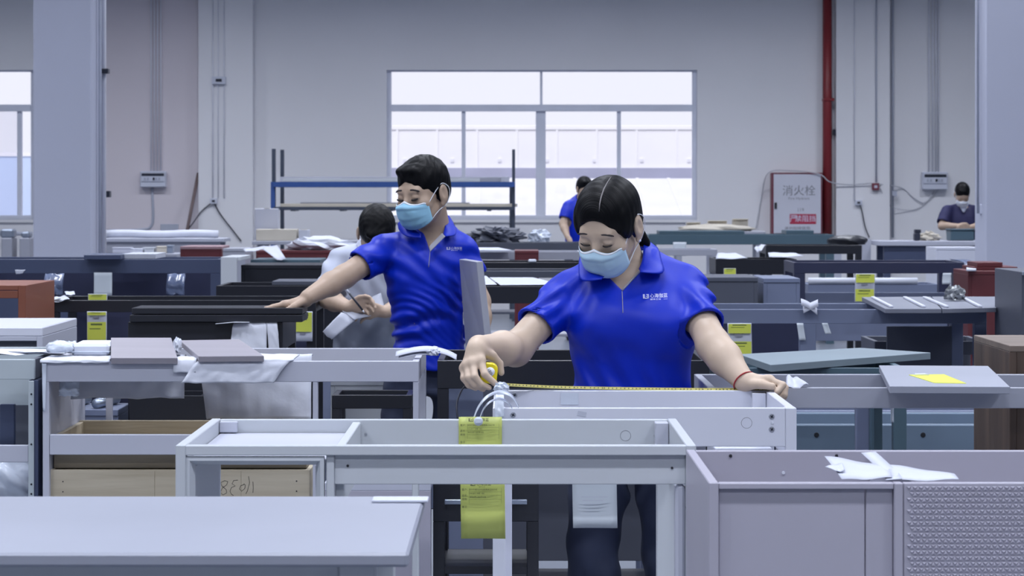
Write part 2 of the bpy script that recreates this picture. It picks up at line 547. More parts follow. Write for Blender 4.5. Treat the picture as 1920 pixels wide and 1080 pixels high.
# ceiling lamps (the light of the hall)
lamp_d = bpy.data.lights.new('lamp_light', 'AREA')
lamp_d.shape = 'RECTANGLE'
lamp_d.size = 1.25; lamp_d.size_y = .3
lamp_d.energy = LAMP_POWER
lamp_d.color = LAMP_COL
lamp_d.spread = math.radians(LAMP_SPREAD)
M_LED = mat('lamp_diffuser', (240, 244, 250), 0.5, 0.01)
for (xx, yy) in LAMPS:
    t = Thing('ceiling_lamp', 'white linear ceiling lamp hanging in rows above the hall', 'lamp', (xx, yy, CEIL - .3), group='linear ceiling lamps')
    t.box('housing', -.65, .65, -.17, .17, 0, .07, M_BOX, .01)
    t.box('rod', -.5, -.485, -.008, .008, .07, .3, M_STEEL, 0)
    t.box('rod', .485, .5, -.008, .008, .07, .3, M_STEEL, 0)
    lo = bpy.data.objects.new('lamp_light', lamp_d); col.objects.link(lo)
    lo.parent = t.o; lo.location = (0, 0, -.012)

# wall fittings ----------------------------------------------------------
Wp = WY - .02
def vtube(t, name, px, py0, py1, Y, r, m):
    return t.mesh(name, tube_mesh([(PXX(px, Y), Y, PZ(py0, Y)), (PXX(px, Y), Y, PZ(py1, Y))], r), m)
def world_thing(name, label, cat, group=None):
    return Thing(name, label, cat, (0, 0, 0), 0, group)

def put_root(t, loc):
    """move the empty to the base of the thing, children stay"""
    loc = Vector(loc)
    dl = loc - Vector(t.o.location)
    for ch in list(t.o.children):
        ch.location = Vector(ch.location) - dl
    t.o.location = loc

t = world_thing('fire_pipe', 'thick red vertical fire pipe on the back wall', 'pipe')
vtube(t, 'riser', 1551, -20, 450, WY - .1, .058, M_PIPE)
t.box('valve', PXX(1560, WY), PXX(1569, WY), WY - .16, WY - .06, PZ(254, WY), PZ(243, WY), M_DARK)
t.box('clamp', PXX(1541, WY), PXX(1561, WY), WY - .165, WY - .01, PZ(190, WY), PZ(185, WY), M_PIPE)
put_root(t, (PXX(1551, WY), WY - .1, .9))

t = Thing('fire_hydrant_cabinet', 'white fire hydrant cabinet door in maroon frame beside the red pipe', 'hydrant cabinet', (PXX(1491, WY), WY - .2, PZ(440, WY)))
hw = (1538 - 1444) / 2 * WY / F; hh = (440 - 324) * WY / F
t.box('frame', -hw, hw, 0, .2, 0, hh, M_FIREFRAME, .004)
d = t.box('door', -hw + .02, hw - .02, -.015, 0, .02, hh - .02, M_FIREDOOR, .003)
t.box('latch', -hw + .03, -hw + .06, -.03, -.015, hh * .42, hh * .52, M_SCREW, .002)
def put_text(t, name, s, size, x, y, z, m, squash=1.0, align='CENTER', rot=None):
    o = t.mesh(name, text_mesh(s, size, m, align, .0006, squash), m, None, (x, y, z))
    if rot: o.rotation_euler = rot
    return o
put_text(t, 'lettering', '消火栓', .14, 0.02, -.016, hh * .70, M_INKGREY)
put_text(t, 'lettering', 'Fire Hydrant', .045, 0.02, -.016, hh * .585, M_INKGREY, 1.15)
put_text(t, 'lettering', '119', .06, .04, -.016, hh * .40, M_INKGREY)
t.box('sticker', -.095, .235, -.018, -.0155, hh * .175, hh * .335, M_STICK, 0)
put_text(t, 'lettering', '严', .10, -.045, -.0185, hh * .255, M_LOGO)
put_text(t, 'lettering', '禁阻挡', .088, .10, -.0185, hh * .255, M_LOGO)
put_text(t, 'lettering', '请勿阻碍使用', .042, 0, -.016, hh * .105, M_INKGREY, 1.3)

def breaker(label, px, py, wpx, hpx, Y, lines, top, cords=None):
    wd, hd = wpx * Y / F, hpx * Y / F
    t = Thing('breaker_box', label, 'breaker box', (PXX(px, Y), Y - .1, PZ(py + hpx / 2, Y)))
    t.box('case', -wd / 2, wd / 2, 0, .1, 0, hd, M_BOX, .008)
    t.box('cover', -wd / 2 + .015, wd / 2 - .015, -.012, 0, hd * .34, hd * .80, M_BOX, .004)
    t.box('smoked_window', -wd / 2 + .02, wd / 2 - .02, -.018, -.012, hd * .70, hd * .86, M_DARK, .002)
    for i, k in enumerate((-.3, -.18, .04, .14, .26)):
        t.box('breaker_switch', wd * k - .012, wd * k + .012, -.02, -.012, hd * .44, hd * .60, M_DARK if i in (2,) else M_CONDUIT, .001)
    for x in lines:
        X = PXX(x, Y) - PXX(px, Y)
        t.mesh('conduit', tube_mesh([(X, .07, hd), (X, .07, PZ(top, Y) - PZ(py + hpx / 2, Y))], .008), M_CONDUITW)
    return t
breaker('white breaker box with conduits on the pinkish wall strip', 289, 336, 48, 30, WY - .012, (284, 290, 296, 302), -60)
breaker('white breaker box with conduits near the far worker', 1751, 339, 47, 33, WY, (1741, 1748, 1754, 1759), -60)

def conduit(label, pts, r, m, name='conduit_pipe', cat='conduit'):
    o = link(name, tube_mesh(pts, r), m)
    return tag(o, label, cat)
Yc = WY - .20
conduit('grey conduit running down the pilaster next to the rack', [P(472, -60, WY - .03), P(472, 440, WY - .03)], .011, M_CONDUIT)
conduit('thin pale conduit pair line on left pilaster, near its left edge', [P(399, -60, Yc), P(399, 380, Yc)], .007, M_CONDUITW)
conduit('thin pale conduit on left pilaster, middle one', [P(409, -60, Yc), P(409, 372, Yc)], .006, M_CONDUITW)
conduit('thin pale conduit on left pilaster, rightmost of three', [P(420, -60, Yc), P(420, 372, Yc)], .007, M_CONDUITW)
conduit('thin conduit down the right pilaster to the wall socket', [P(1602, -60, Yc), P(1602, 376, Yc)], .006, M_CONDUITW)
conduit('grey conduit down the right pilaster to the alarm button', [P(1643, -60, Yc), P(1643, 342, Yc)], .010, M_CONDUIT)
conduit('dark grey drain pipe right of the right pilaster', [P(1674, -60, WY - .04), P(1674, 445, WY - .04)], .014, M_CONDUIT)
conduit('grey cable conduit down the side of the left column', [(-3.09, 17.2, CEIL), (-3.09, 17.2, 0.02)], .012, M_CONDUIT)
conduit('white trunking beside the cable conduit of the left column', [(-3.095, 17.40, CEIL), (-3.095, 17.40, 0.02)], .016, M_CONDUITW)
conduit('grey conduit down the side of the right column', [(3.69, 18.16, CEIL), (3.69, 18.16, PZ(400, 18.2))], .010, M_CONDUIT)
conduit('curved grey pipe low on the pinkish wall strip', smooth_path([P(285, 352, Wp), P(287, 405, Wp), P(283, 424, Wp), P(268, 430, Wp), P(200, 432, Wp)], 5), .016, M_CONDUIT)
def small_box(name, label, cat, px, py, wpx, hpx, Y, m, th=.05, detail=True):
    wd, hd = wpx * Y / F, hpx * Y / F
    t = Thing(name, label, cat, (PXX(px, Y), Y - th, PZ(py + hpx / 2, Y)))
    t.box('plate', -wd / 2, wd / 2, 0, th, 0, hd, m, .003)
    if detail:
        t.box('slot', -wd * .22, wd * .22, -.004, 0, hd * .3, hd * .7, M_DARK if detail == 1 else M_BOX, .001)
    return t
Yq = WY - .181
small_box('junction_box', 'small pale junction box high on the left pilaster', 'junction box', 411, 151, 26, 14, Yq, M_BOX)
small_box('wall_socket', 'wall socket with black plug on the left pilaster', 'socket', 401, 377, 13, 10, Yq, M_BOX)
small_box('alarm_button', 'small maroon fire alarm button on the right pilaster', 'alarm button', 1641, 350, 13, 13, Yq, M_FIREFRAME, .05, 2)
small_box('wall_socket', 'wall socket with black plug on the right pilaster', 'socket', 1609, 380, 13, 9, Yq, M_BOX)
small_box('wall_plate', 'grey square plate low on the pinkish wall strip', 'plate', 318, 428, 33, 16, WY - .012, M_CONDUIT, .02, False)
small_box('pipe_bracket', 'dark bracket on the side of the left column', 'bracket', 203, 364, 12, 12, 17.5, M_DARK, .08, False)
small_box('door_closer', 'dark hook fitting high on the left column', 'fitting', 199, 134, 14, 9, 17.4, M_DARK, .08, False)
small_box('pipe_clamp', 'dark clamp low on the grey drain pipe', 'clamp', 1676, 363, 9, 10, WY - .06, M_CONDUIT, .05, False)
small_box('switch_box', 'white switch box on the right column above the far bench', 'switch', 1839, 392, 9, 18, 18.2, M_BOX, .05, False)
conduit('pale cable looping from hydrant cabinet to alarm button', smooth_path([P(1418, 428, Wp), P(1428, 370, Wp), P(1440, 325, WY - .22), P(1480, 320, WY - .22), P(1535, 326, WY - .24), P(1556, 341, WY - .24), P(1590, 346, WY - .21), P(1634, 343, WY - .22)], 6), .007, M_CABLE, 'wall_cable', 'cable')
conduit('grey cable sagging from alarm button to breaker box', smooth_path([P(1648, 345, WY - .21), P(1690, 352, Wp), P(1715, 372, Wp), P(1735, 380, Wp), P(1752, 358, Wp)], 6), .007, M_CABLE, 'wall_cable', 'cable')
conduit('thin grey cable drooping under the far breaker box', smooth_path([P(1650, 352, WY - .21), P(1668, 385, WY - .1), P(1705, 394, Wp), P(1730, 385, Wp), P(1760, 356, Wp)], 6), .005, M_CABLE, 'wall_cable', 'cable')
conduit('black cord hanging from the right pilaster socket', smooth_path([P(1611, 382, Yc), P(1616, 395, Yc), P(1622, 425, Yc), P(1630, 445, Yc)], 5), .007, M_DARK, 'power_cord', 'cord')
conduit('black cord slanting right from the left pilaster socket', smooth_path([P(401, 378, Yc), P(412, 400, Yc), P(435, 430, Yc), P(452, 452, Yc)], 5), .008, M_DARK, 'power_cord', 'cord')
conduit('black cord slanting left from the left pilaster socket', smooth_path([P(400, 378, Yc), P(378, 396, Yc), P(362, 418, Yc), P(348, 436, Yc)], 5), .007, M_DARK, 'power_cord', 'cord')
conduit('brown wooden pole leaning against the left pilaster', [P(372, 325, WY - .06), P(347, 452, WY - .5)], .022, mat('pole_brown', (112, 96, 96), .6), 'wooden_pole', 'pole')
# ------------------------------------------------------------------ cabinets
def screw(t, x, y, z, r=.006, m=None, parent=None, cross=False, face=-1):
    key = ('screw', r, (m or M_SCREW).name)
    if key not in BOXC:
        bm = bmesh.new()
        bmesh.ops.create_cone(bm, cap_ends=True, segments=14, radius1=r, radius2=r * .8, depth=.0025,
                              matrix=Matrix.Rotation(math.radians(90), 4, 'X'))
        me = bpy.data.meshes.new('screw'); bm.to_mesh(me); bm.free()
        me.materials.append(m or M_SCREW)
        BOXC[key] = me
    o = t.mesh('screw', BOXC[key], None, parent, (x, y - .0008, z))
    if cross:
        for a in (.6, -.97):
            b = link('screw_slot', box_mesh(r * 1.1, .0012, r * .3, M_DARK, 0), None, o, (0, -.0013, 0))
            b.rotation_euler = (0, a, 0)
    return o

def cabinet(label, px0, px1, yf, Y, m, depth=.5, rail=.075, legw=.045, name='vanity_cabinet', shelf=(.22,), mtop=None,
            solid=False, rz=0.0, brail=None, legs=4, zt=None, panel=None, mleg=None, cat='cabinet', side=None):
    """open-topped cabinet carcass: rim rails, side rails, legs, low shelf; zt from the row of its front rim"""
    zt = PZ(yf, Y) if zt is None else zt
    x0, x1 = PXX(px0, Y), PXX(px1, Y)
    wd = x1 - x0
    t = Thing(name, label, cat, ((x0 + x1) / 2, Y, 0), rz)
    t.W, t.D, t.Z, t.Y, t.X = wd / 2, depth, zt, Y, (x0 + x1) / 2
    h = wd / 2
    th = .02
    mleg = mleg or m
    if solid:
        t.box('top_panel', -h, h, -.004, depth, zt - .022, zt, mtop or m, .002)
        t.box('front_panel', -h + th, h - th, 0, .018, .1, zt - .022, m)
        t.box('side_panel', -h, -h + th, 0, depth, .0, zt - .022, m)
        t.box('side_panel', h - th, h, 0, depth, .0, zt - .022, m)
        t.box('back_panel', -h + th, h - th, depth - .012, depth, .05, zt - .022, m)
        return t
    br = brail or rail
    t.box('front_rail', -h, h, 0, th, zt - rail, zt, m)
    t.box('back_rail', -h, h, depth - th, depth, zt - br, zt, m)
    t.box('side_rail', -h, -h + th, th, depth - th, zt - (side or rail), zt, m)
    t.box('side_rail', h - th, h, th, depth - th, zt - (side or rail), zt, m)
    for sx in (-1, 1):
        for (ya, yb) in ((0, legw), (depth - legw, depth)):
            xa, xb = (-h, -h + legw) if sx < 0 else (h - legw, h)
            t.box('leg', xa, xb, ya + .0006, yb, 0, zt - rail if ya == 0 else zt - br, mleg)
    for zs in shelf:
        t.box('shelf', -h + .004, h - .004, .004, depth - .004, zs, zs + .02, m)
    if panel:
        t.box('back_panel', -h + legw, h - legw, depth - .03, depth - .018, panel[0], panel[1], m)
    return t

def flat_board(name, label, cat, px0, px1, yf, Y, depth, th, m, rz=0, tilt=0, dz=0, z=None, roll=0, group=None):
    """a board whose top front edge shows at row yf"""
    z = PZ(yf, Y) if z is None else z
    x0, x1 = PXX(px0, Y), PXX(px1, Y)
    o = link(name, box_mesh(x1 - x0, depth, th, m, .002), None, None, ((x0 + x1) / 2, Y + depth / 2, z - th / 2 + dz))
    o.rotation_euler = (tilt, roll, rz)
    return tag(o, label, cat, group)

# ---- foreground grey cabinet with the picture-frame opening -------------
ZA = .98
YA = F * (H - ZA) / (835 - YH)
xa0, xa1 = -.665, .364
DA = .55
t = Thing('vanity_cabinet', 'large grey lacquered cabinet frame in the foreground with framed left opening', 'cabinet', ((xa0 + xa1) / 2, YA, 0))
h = (xa1 - xa0) / 2
A = t
t.box('side_panel', -h, -h + .02, .0, DA, 0.0, ZA, M_GREY)
t.box('side_panel', h - .02, h, .0, DA, ZA - .125, ZA, M_GREY)
t.box('back_panel', -h + .02, h - .02, DA - .018, DA, ZA - .09, ZA - .0008, M_GREY)
t.box('front_rail', -h + .02, h - .02, 0.0, .024, ZA - .02, ZA - .0006, M_GREY)
xd = PXX(610, YA) - t.o.location.x
xf = PXX(626, YA) - t.o.location.x
t.box('front_panel', xf, h - .02, .014, .032, ZA - .079, ZA - .02, M_GREY)
t.box('divider', xf, xf + .018, .034, DA - .02, ZA - .12, ZA - .006, M_GREY)
t.box('tray_panel', -h + .022, xf, .03, DA - .022, ZA - .042, ZA - .03, M_GREYLT)
t.box('corner_block', h - .05, h - .021, DA - .06, DA - .02, ZA - .075, ZA - .004, M_GREYLT)
t.box('corner_block', -h + .021, -h + .06, DA - .034, DA - .0185, ZA - .028, ZA - .004, M_GREYLT)
t.box('leg', h - .02, h, .0, .05, 0, ZA - .125, M_GREY)
t.box('leg', h - .04, h - .0205, .016, .06, 0, ZA - .079, M_GREYLT, .006)
t.box('leg', h - .045, h, DA - .045, DA, 0, ZA - .09, M_GREY)
t.box('post', xd + .001, xf, .008, .03, .1, ZA - .02, M_GREY)
xr = PXX(779, 5.05) - t.o.location.x
t.box('leg', xr - .007, xr + .007, DA - .05, DA, 0, ZA - .09, M_GREY)
t.box('bottom_panel', -h + .021, h - .021, .03, DA - .02, .16, .178, M_GREY)
# picture-frame door surround on the left (mitred, bevelled inner edge)
def mitre_frame(t, name, x0, x1, z0, z1, y, wd, m):
    def prof(xa, za, xb, zb, xc, zc, xe, ze):
        # outer edge a->b, inner edge e->c, inner edge set back
        v = [(xa, y, za), (xb, y, zb), (xc, y + .014, zc), (xe, y + .014, ze), (xa, y + .022, za), (xb, y + .022, zb), (xc, y + .022, zc), (xe, y + .022, ze)]
        mid = [(xa + (xe - xa) * .45, y - .001, za + (ze - za) * .45), (xb + (xc - xb) * .45, y - .001, zb + (zc - zb) * .45)]
        v += mid
        f = [(0, 1, 9, 8), (8, 9, 2, 3), (4, 7, 6, 5), (0, 4, 5, 1), (2, 6, 7, 3), (1, 5, 6, 2, 9), (0, 8, 3, 7, 4)]
        return py_mesh(v, f)
    a = t.mesh(name, prof(x0, z1, x1, z1, x1 - wd, z1 - wd, x0 + wd, z1 - wd), m)
    b = t.mesh(name, prof(x1, z0, x0, z0, x0 + wd, z0 + wd, x1 - wd, z0 + wd), m)
    c = t.mesh(name, prof(x0, z0, x0, z1, x0 + wd, z1 - wd, x0 + wd, z0 + wd), m)
    d = t.mesh(name, prof(x1, z1, x1, z0, x1 - wd, z0 + wd, x1 - wd, z1 - wd), m)
mitre_frame(t, 'frame_board', PXX(348, YA) - t.o.location.x, xd - .003, ZA - .34, ZA - .0235, .004, .0165, M_GREY)
t.box('compartment_wall', PXX(363, YA) - t.o.location.x - .018, PXX(363, YA) - t.o.location.x, .03, DA * .74, ZA - .34, ZA - .044, M_GREY)
t.box('compartment_wall', PXX(589, YA) - t.o.location.x, PXX(600, YA) - t.o.location.x, .03, .1, ZA - .34, ZA - .044, M_GREY)
for (px, py, yy) in ((651, 875, .014), (1261, 879, .014)):
    screw(t, PXX(px, YA) - t.o.location.x, yy, PZ(py, YA), .0028)
for (px, py) in ((686, 814), (1228, 817), (1258, 802), (1258, 826)):
    yb = YA + DA - .018
    screw(t, PXX(px, yb) - t.o.location.x, DA - .0182 if px < 1250 else DA - .0605, PZ(py, yb), .003, M_SCREWLT)
cm = tube_mesh([(math.cos(a) * .0115, 0, math.sin(a) * .0115) for a in [i * math.pi / 12 for i in range(24)]], .0004, 4, True)
t.mesh('cap_ring', cm, M_INKGREY, None, (PXX(1173, YA + .53) - t.o.location.x, DA - .0183, PZ(817, YA + .53)))

# ---- white cabinet being measured --------------------------------------
YW = F * .49 / (765 - YH); DW = .50; xw0, xw1 = -.045, .662
t = Thing('vanity_cabinet', 'glossy white cabinet frame the woman is measuring', 'cabinet', ((xw0 + xw1) / 2, YW, 0))
Wc = t
h = (xw1 - xw0) / 2
t.box('front_panel', -h, h - .026, 0, .018, ZA - .09, ZA, M_WHITE)
t.box('front_post', h - .0255, h, 0, .04, 0, ZA, M_WHITE)
t.box('front_post', -h, -h + .03, .0185, .05, 0, ZA - .002, M_WHITE)
t.box('back_panel', -h, h, DW - .018, DW, ZA - .12, ZA, M_WHITE)
t.box('side_panel', h - .02, h, .0405, DW - .019, ZA - .12, ZA - .0005, M_WHITE)
t.box('side_panel', -h, -h + .02, .0505, DW - .019, ZA - .12, ZA - .0005, M_WHITE)
t.box('corner_block', h - .055, h - .021, DW - .05, DW - .0185, ZA - .07, ZA - .004, M_WHITE)
t.box('leg', h - .045, h, DW - .045, DW, 0, ZA - .12, M_WHITE)
t.box('leg', -h, -h + .045, DW - .045, DW, 0, ZA - .12, M_WHITE)
t.box('side_rail', h - .02, h + .0, .0405, DW - .05, ZA - .20, ZA - .165, M_WHITE)
t.box('shelf', -h + .03, h - .03, .03, DW - .03, .36, .378, M_WHITE)
wx = t.o.location.x
for (px, py) in ((1447, 781), (1447, 805)):
    screw(t, PXX(px, YW) - wx, 0, PZ(py, YW), .0072, M_SCREWLT, cross=True)
screw(t, PXX(962, YW) - wx, 0, PZ(778, YW), .0072, M_SCREWLT, cross=True)
screw(t, PXX(1448, YW) - wx, 0, PZ(793, YW), .0034, M_FOAM)
for (px, py) in ((965, 741), (1413, 743)):
    screw(t, PXX(px, YW + DW - .02) - wx, DW - .018, PZ(py, YW + DW - .02), .0072, M_SCREWLT, cross=True)
t.mesh('cap_ring', tube_mesh([(math.cos(a) * .0125, 0, math.sin(a) * .0125) for a in [i * math.pi / 12 for i in range(24)]], .0005, 4, True), M_INKGREY, None, (PXX(1400, YW) - wx, 0, PZ(793, YW)))
# strips of clear tape on the back panel
o = tag(link('tape_piece', box_mesh(.02, .0006, .011, M_PAPER, 0), None, None, (PXX(1091, YW), YW - .0008, PZ(776, YW))), 'small torn white paper scrap stuck on the white cabinet front', 'paper scrap')
o.rotation_euler = (0, .2, 0)
tag(link('clear_tape', box_mesh(.045, .0006, .03, M_PLASTIC, 0), None, None, (PXX(1068, YW + DW - .02), YW + DW - .0192, PZ(748, YW + DW - .02))), 'patch of clear tape inside the white cabinet back', 'tape')

# ---- bottom right lavender grey cabinet with relief panel ----------------
YB = F * .49 / (905 - YH); DB = .515
xb0, xb1 = .338, 1.16
t = Thing('vanity_cabinet', 'lavender grey cabinet at bottom right with triangle relief drawer front', 'cabinet', ((xb0 + xb1) / 2, YB, 0))
h = (xb1 - xb0) / 2; bx = t.o.location.x
t.box('side_panel', -h, -h + .017, 0, DB, 0, ZA, M_GREYLAV)
t.box('side_panel', h - .017, h, 0, DB, 0, ZA, M_GREYLAV)
t.box('back_panel', -h + .0175, h - .0175, DB - .018, DB, ZA - .30, ZA - .0006, M_GREYLAV)
xq = PXX(1676, YB) - bx
t.box('front_rail', -h + .0175, xq, .0, .02, ZA - .0115, ZA - .0008, M_GREYLAV)
t.box('front_panel', -h + .0175, PXX(1624, YB) - bx - .001, .01, .026, ZA - .34, ZA - .0118, M_GREYLAV)
t.box('front_panel', PXX(1624, YB) - bx + .001, xq, .01, .026, ZA - .34, ZA - .0118, M_GREYLAV)
t.box('post', xq + .0006, xq + .0155, -.002, .03, 0, ZA - .0006, M_GREYLAV)
t.box('drawer_front', xq + .017, h - .018, .003, .02, ZA - .2, ZA - .001, M_GREYLAV)
xi = PXX(1628, YB + DB) - bx
t.box('divider', xi, xi + .004, .03, DB - .019, ZA - .1, ZA - .004, M_GREYLT)
t.box('divider', xi + .004, xi + .022, .2, DB - .019, ZA - .1, ZA - .014, M_GREYLAV)
t.box('bottom_panel', -h + .018, h - .018, .03, DB - .02, ZA - .34, ZA - .322, M_GREYLAV)
# triangle relief
vs, fs = [], []
cw, ch_ = .0105, .0092
x_s, x_e = xq + .021, h - .022
z = ZA - .006
row = 0
while z > ZA - .17:
    x = x_s + (row % 2) * cw / 2
    while x + cw < x_e:
        for up in (0, 1):
            xo = x + (cw / 2 if up else 0)
            if xo + cw > x_e: continue
            g_ = .0006
            if up:
                tri = [(xo + g_, z - ch_ + g_), (xo + cw - g_, z - ch_ + g_), (xo + cw / 2, z - g_)]
            else:
                tri = [(xo + g_, z - g_), (xo + cw / 2, z - ch_ + g_), (xo + cw - g_, z - g_)]
            b = len(vs)
            cxm = sum(p[0] for p in tri) / 3; czm = sum(p[1] for p in tri) / 3
            vs += [(p[0], .0032, p[1]) for p in tri] + [(cxm, -.0005, czm)]
            fs += [(b, b + 1, b + 3), (b + 1, b + 2, b + 3), (b + 2, b, b + 3)]
        x += cw
    z -= ch_ + .0008
    row += 1
tag(t.mesh('triangle_relief', py_mesh(vs, fs), M_GREYLAV), 'small triangle relief pattern', kind='stuff')
for (px, py, r_, m_) in ((1370, 855, .0034, M_SCREW), (1569, 855, .0034, M_SCREW), (1469, 887, .0034, M_FOAM)):
    screw(t, PXX(px, YB + DB - .02) - bx, DB - .0182, PZ(py, YB + DB - .02), r_, m_)

# ---- bottom left: pale solid top nearest the camera ----------------------
YN = 3.16
t = Thing('work_table', 'pale grey table top nearest the camera at bottom left', 'table', (-.72, YN, 0))
t.box('top', -.62, PXX(797, 3.76) + .72, 0, .6, ZA - .02, ZA, M_TABLETOP, .004)
for (a, b) in ((-.6, .02), (-.6, .53), (.48, .02), (.48, .53)):
    t.box('leg', a, a + .05, b, b + .05, 0, ZA - .02, M_GREY)
t.box('apron', -.55, .48, .03, .05, ZA - .1, ZA - .02, M_GREY)

# ---- left light grey cabinet with foam sheets ------------------------------
YL = 6.86; DL = .6
x0, x1 = PXX(80, YL), PXX(785, YL)
t = Thing('vanity_cabinet', 'light grey open cabinet on the left draped with white foam sheets', 'cabinet', ((x0 + x1) / 2, YL, 0))
Lc = t; h = (x1 - x0) / 2; lx = t.o.location.x
t.box('front_rail', -h, h, 0, .02, ZA - .062, ZA, M_GREYLT)
t.box('back_rail', -h, h, DL - .02, DL, ZA - .062, ZA, M_GREYLT)
t.box('side_rail', h - .02, h, .02, DL - .02, ZA - .062, ZA - .0005, M_GREYLT)
t.box('side_panel', -h, -h + .019, .02, DL - .02, 0, ZA - .0005, M_GREYLT)
t.box('leg', -h, -h + .019, .0, .0195, 0, ZA - .062, M_GREYLT)
t.box('leg', h - .017, h, .0006, .04, 0, ZA - .062, M_GREYLT)
t.box('leg', h - .04, h, DL - .04, DL, 0, ZA - .062, M_GREYLT)
xm = PXX(592, YL) - lx
t.box('post', xm - .009, xm + .006, .0006, .03, 0, ZA - .062, M_GREYLT)
xm2 = PXX(612, YL + .35) - lx
t.box('post', xm2 - .011, xm2 + .012, .35, .37, 0, ZA - .07, M_BLUEGREY)
t.box('drawer_rail', -h + .02, xm - .01, .002, .02, PZ(853, YL), PZ(815, YL), M_GREYLT)
t.box('back_panel', -h + .1, -h + .12, .5, .52, .2, ZA - .07, M_GREYLT)
t.box('shelf', -h + .02, h - .02, .02, DL - .02, .12, .14, M_GREYLT)

def drawer_box(cab, px0, px1, yt, yb, Y, depth, mfront, inner, back_up=0.0):
    x0, x1 = PXX(px0, Y), PXX(px1, Y)
    z0, z1_ = PZ(yb, Y), PZ(yt, Y)
    h = (x1 - x0) / 2; hz = z1_ - z0
    base = Vector(((x0 + x1) / 2, Y, z0))
    o = link('drawer', box_mesh(2 * h, .016, hz, mfront), None, cab.o, base + Vector((0, .008, hz / 2)) - cab.o.location)
    t = Thing.__new__(Thing); t.o = o
    off = Vector((0, .008, hz / 2))
    t.base = base + off                                   # world position of the front board
    def bx(name, a, b, c, d, e, f, m):
        return link(name, box_mesh(b - a, d - c, f - e, m), None, o, Vector(((a + b) / 2, (c + d) / 2, (e + f) / 2)) - off)
    bx('back_board', -h, h, depth - .016, depth, 0, hz + back_up, inner)
    bx('side_board', -h, -h + .014, .016, depth - .016, 0, hz, inner)
    bx('side_board', h - .014, h, .016, depth - .016, 0, hz, inner)
    bx('bottom_board', -h + .014, h - .014, .016, depth - .016, .01, .018, inner)
    return t
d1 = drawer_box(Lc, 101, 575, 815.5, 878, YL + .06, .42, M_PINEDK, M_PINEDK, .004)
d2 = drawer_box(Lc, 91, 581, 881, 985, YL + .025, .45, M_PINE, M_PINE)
d2.o['label'] = 'pale wooden drawer front with handwritten number'
for px in (290, 452):
    link('board_joint', box_mesh(.0012, .0006, .16, M_PINEDK, 0), None, d2.o, (PXX(px, YL + .025) - d2.base.x, -.0083, 0))
def stroke(t, pts, r, m, Y, name='handwriting'):
    return link(name, tube_mesh([P(a, b, Y) - t.base for a, b in pts], r, 5), m, t.o)
sy = YL + .0245
stroke(d2, [(427, 903), (421, 901), (414, 905), (416, 911), (424, 918), (425, 924), (418, 928), (413, 923), (417, 915), (425, 909), (427, 903)], .0007, M_INK, sy)
stroke(d2, [(446, 900), (438, 901), (435, 907), (441, 911), (434, 914), (431, 921), (434, 927), (438, 929)], .0007, M_INK, sy)
stroke(d2, [(458, 908), (451, 911), (449, 917), (453, 921), (459, 916), (460, 909), (457, 907)], .0007, M_INK, sy)
stroke(d2, [(466, 893), (468, 905), (464, 920), (461, 926)], .0007, M_INK, sy)
stroke(d2, [(474, 903), (475, 915), (474, 924)], .0007, M_INK, sy)
for (px, py) in ((556, 902), (556, 921), (118, 903), (118, 922)):
    q_ = P(px, py, YL + .025) - d2.base
    sc_ = screw(Lc, 0, 0, 0, .0022); sc_.parent = d2.o; sc_.location = (q_.x, -.0088, q_.z)

# far left mint cabinet
t = Thing('vanity_cabinet', 'pale mint grey cabinet cut off by the left edge', 'cabinet', (PXX(-60, 6.9), 6.9, 0))
hx = PXX(64, 6.9) - t.o.location.x; zm = PZ(674, 6.9)
t.box('top_rail', -hx, hx, 0, .02, zm - .06, zm, M_MINT)
t.box('back_rail', -hx, hx, .5, .52, zm - .06, zm + .004, M_MINT)
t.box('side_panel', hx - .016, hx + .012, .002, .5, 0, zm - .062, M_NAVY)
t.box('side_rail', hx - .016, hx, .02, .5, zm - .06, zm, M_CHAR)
t.box('front_post', hx - .017, hx, -.002, .002, 0, zm - .064, M_MINT)
t.box('back_panel', -hx, hx - .02, .46, .48, PZ(758, 7.4), zm - .06, M_MINT)
t.box('drawer_rail', -hx, hx - .018, .002, .02, PZ(867, 6.9), PZ(835, 6.9), M_GREYLT)
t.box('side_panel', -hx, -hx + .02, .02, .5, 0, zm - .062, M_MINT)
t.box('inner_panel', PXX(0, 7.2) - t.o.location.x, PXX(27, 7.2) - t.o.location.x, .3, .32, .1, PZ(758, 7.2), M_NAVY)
t.box('shelf', -hx, hx - .02, .02, .46, .3, .32, M_MINT)
for py in (739, 758, 833, 908, 926):
    screw(t, PXX(59, 6.9) - t.o.location.x, -.002, PZ(py, 6.9), .0032)
o = tag(link('plastic_bag', crumple_mesh(.13, .1, .09, 3, 4, .22), M_PLASTIC, None, (PXX(8, 7.1), 7.15, PZ(905, 7.1))), 'crumpled clear plastic bag inside the mint cabinet at the left edge', 'bag')
o.location.z = .32 + .09 * .6 + .2
tag(link('storage_box', box_mesh(.5, .3, .2, M_GREY, .004), None, None, (PXX(-60, 7.1), 7.16, .32 + .1)), 'grey box standing in the mint cabinet', 'box')

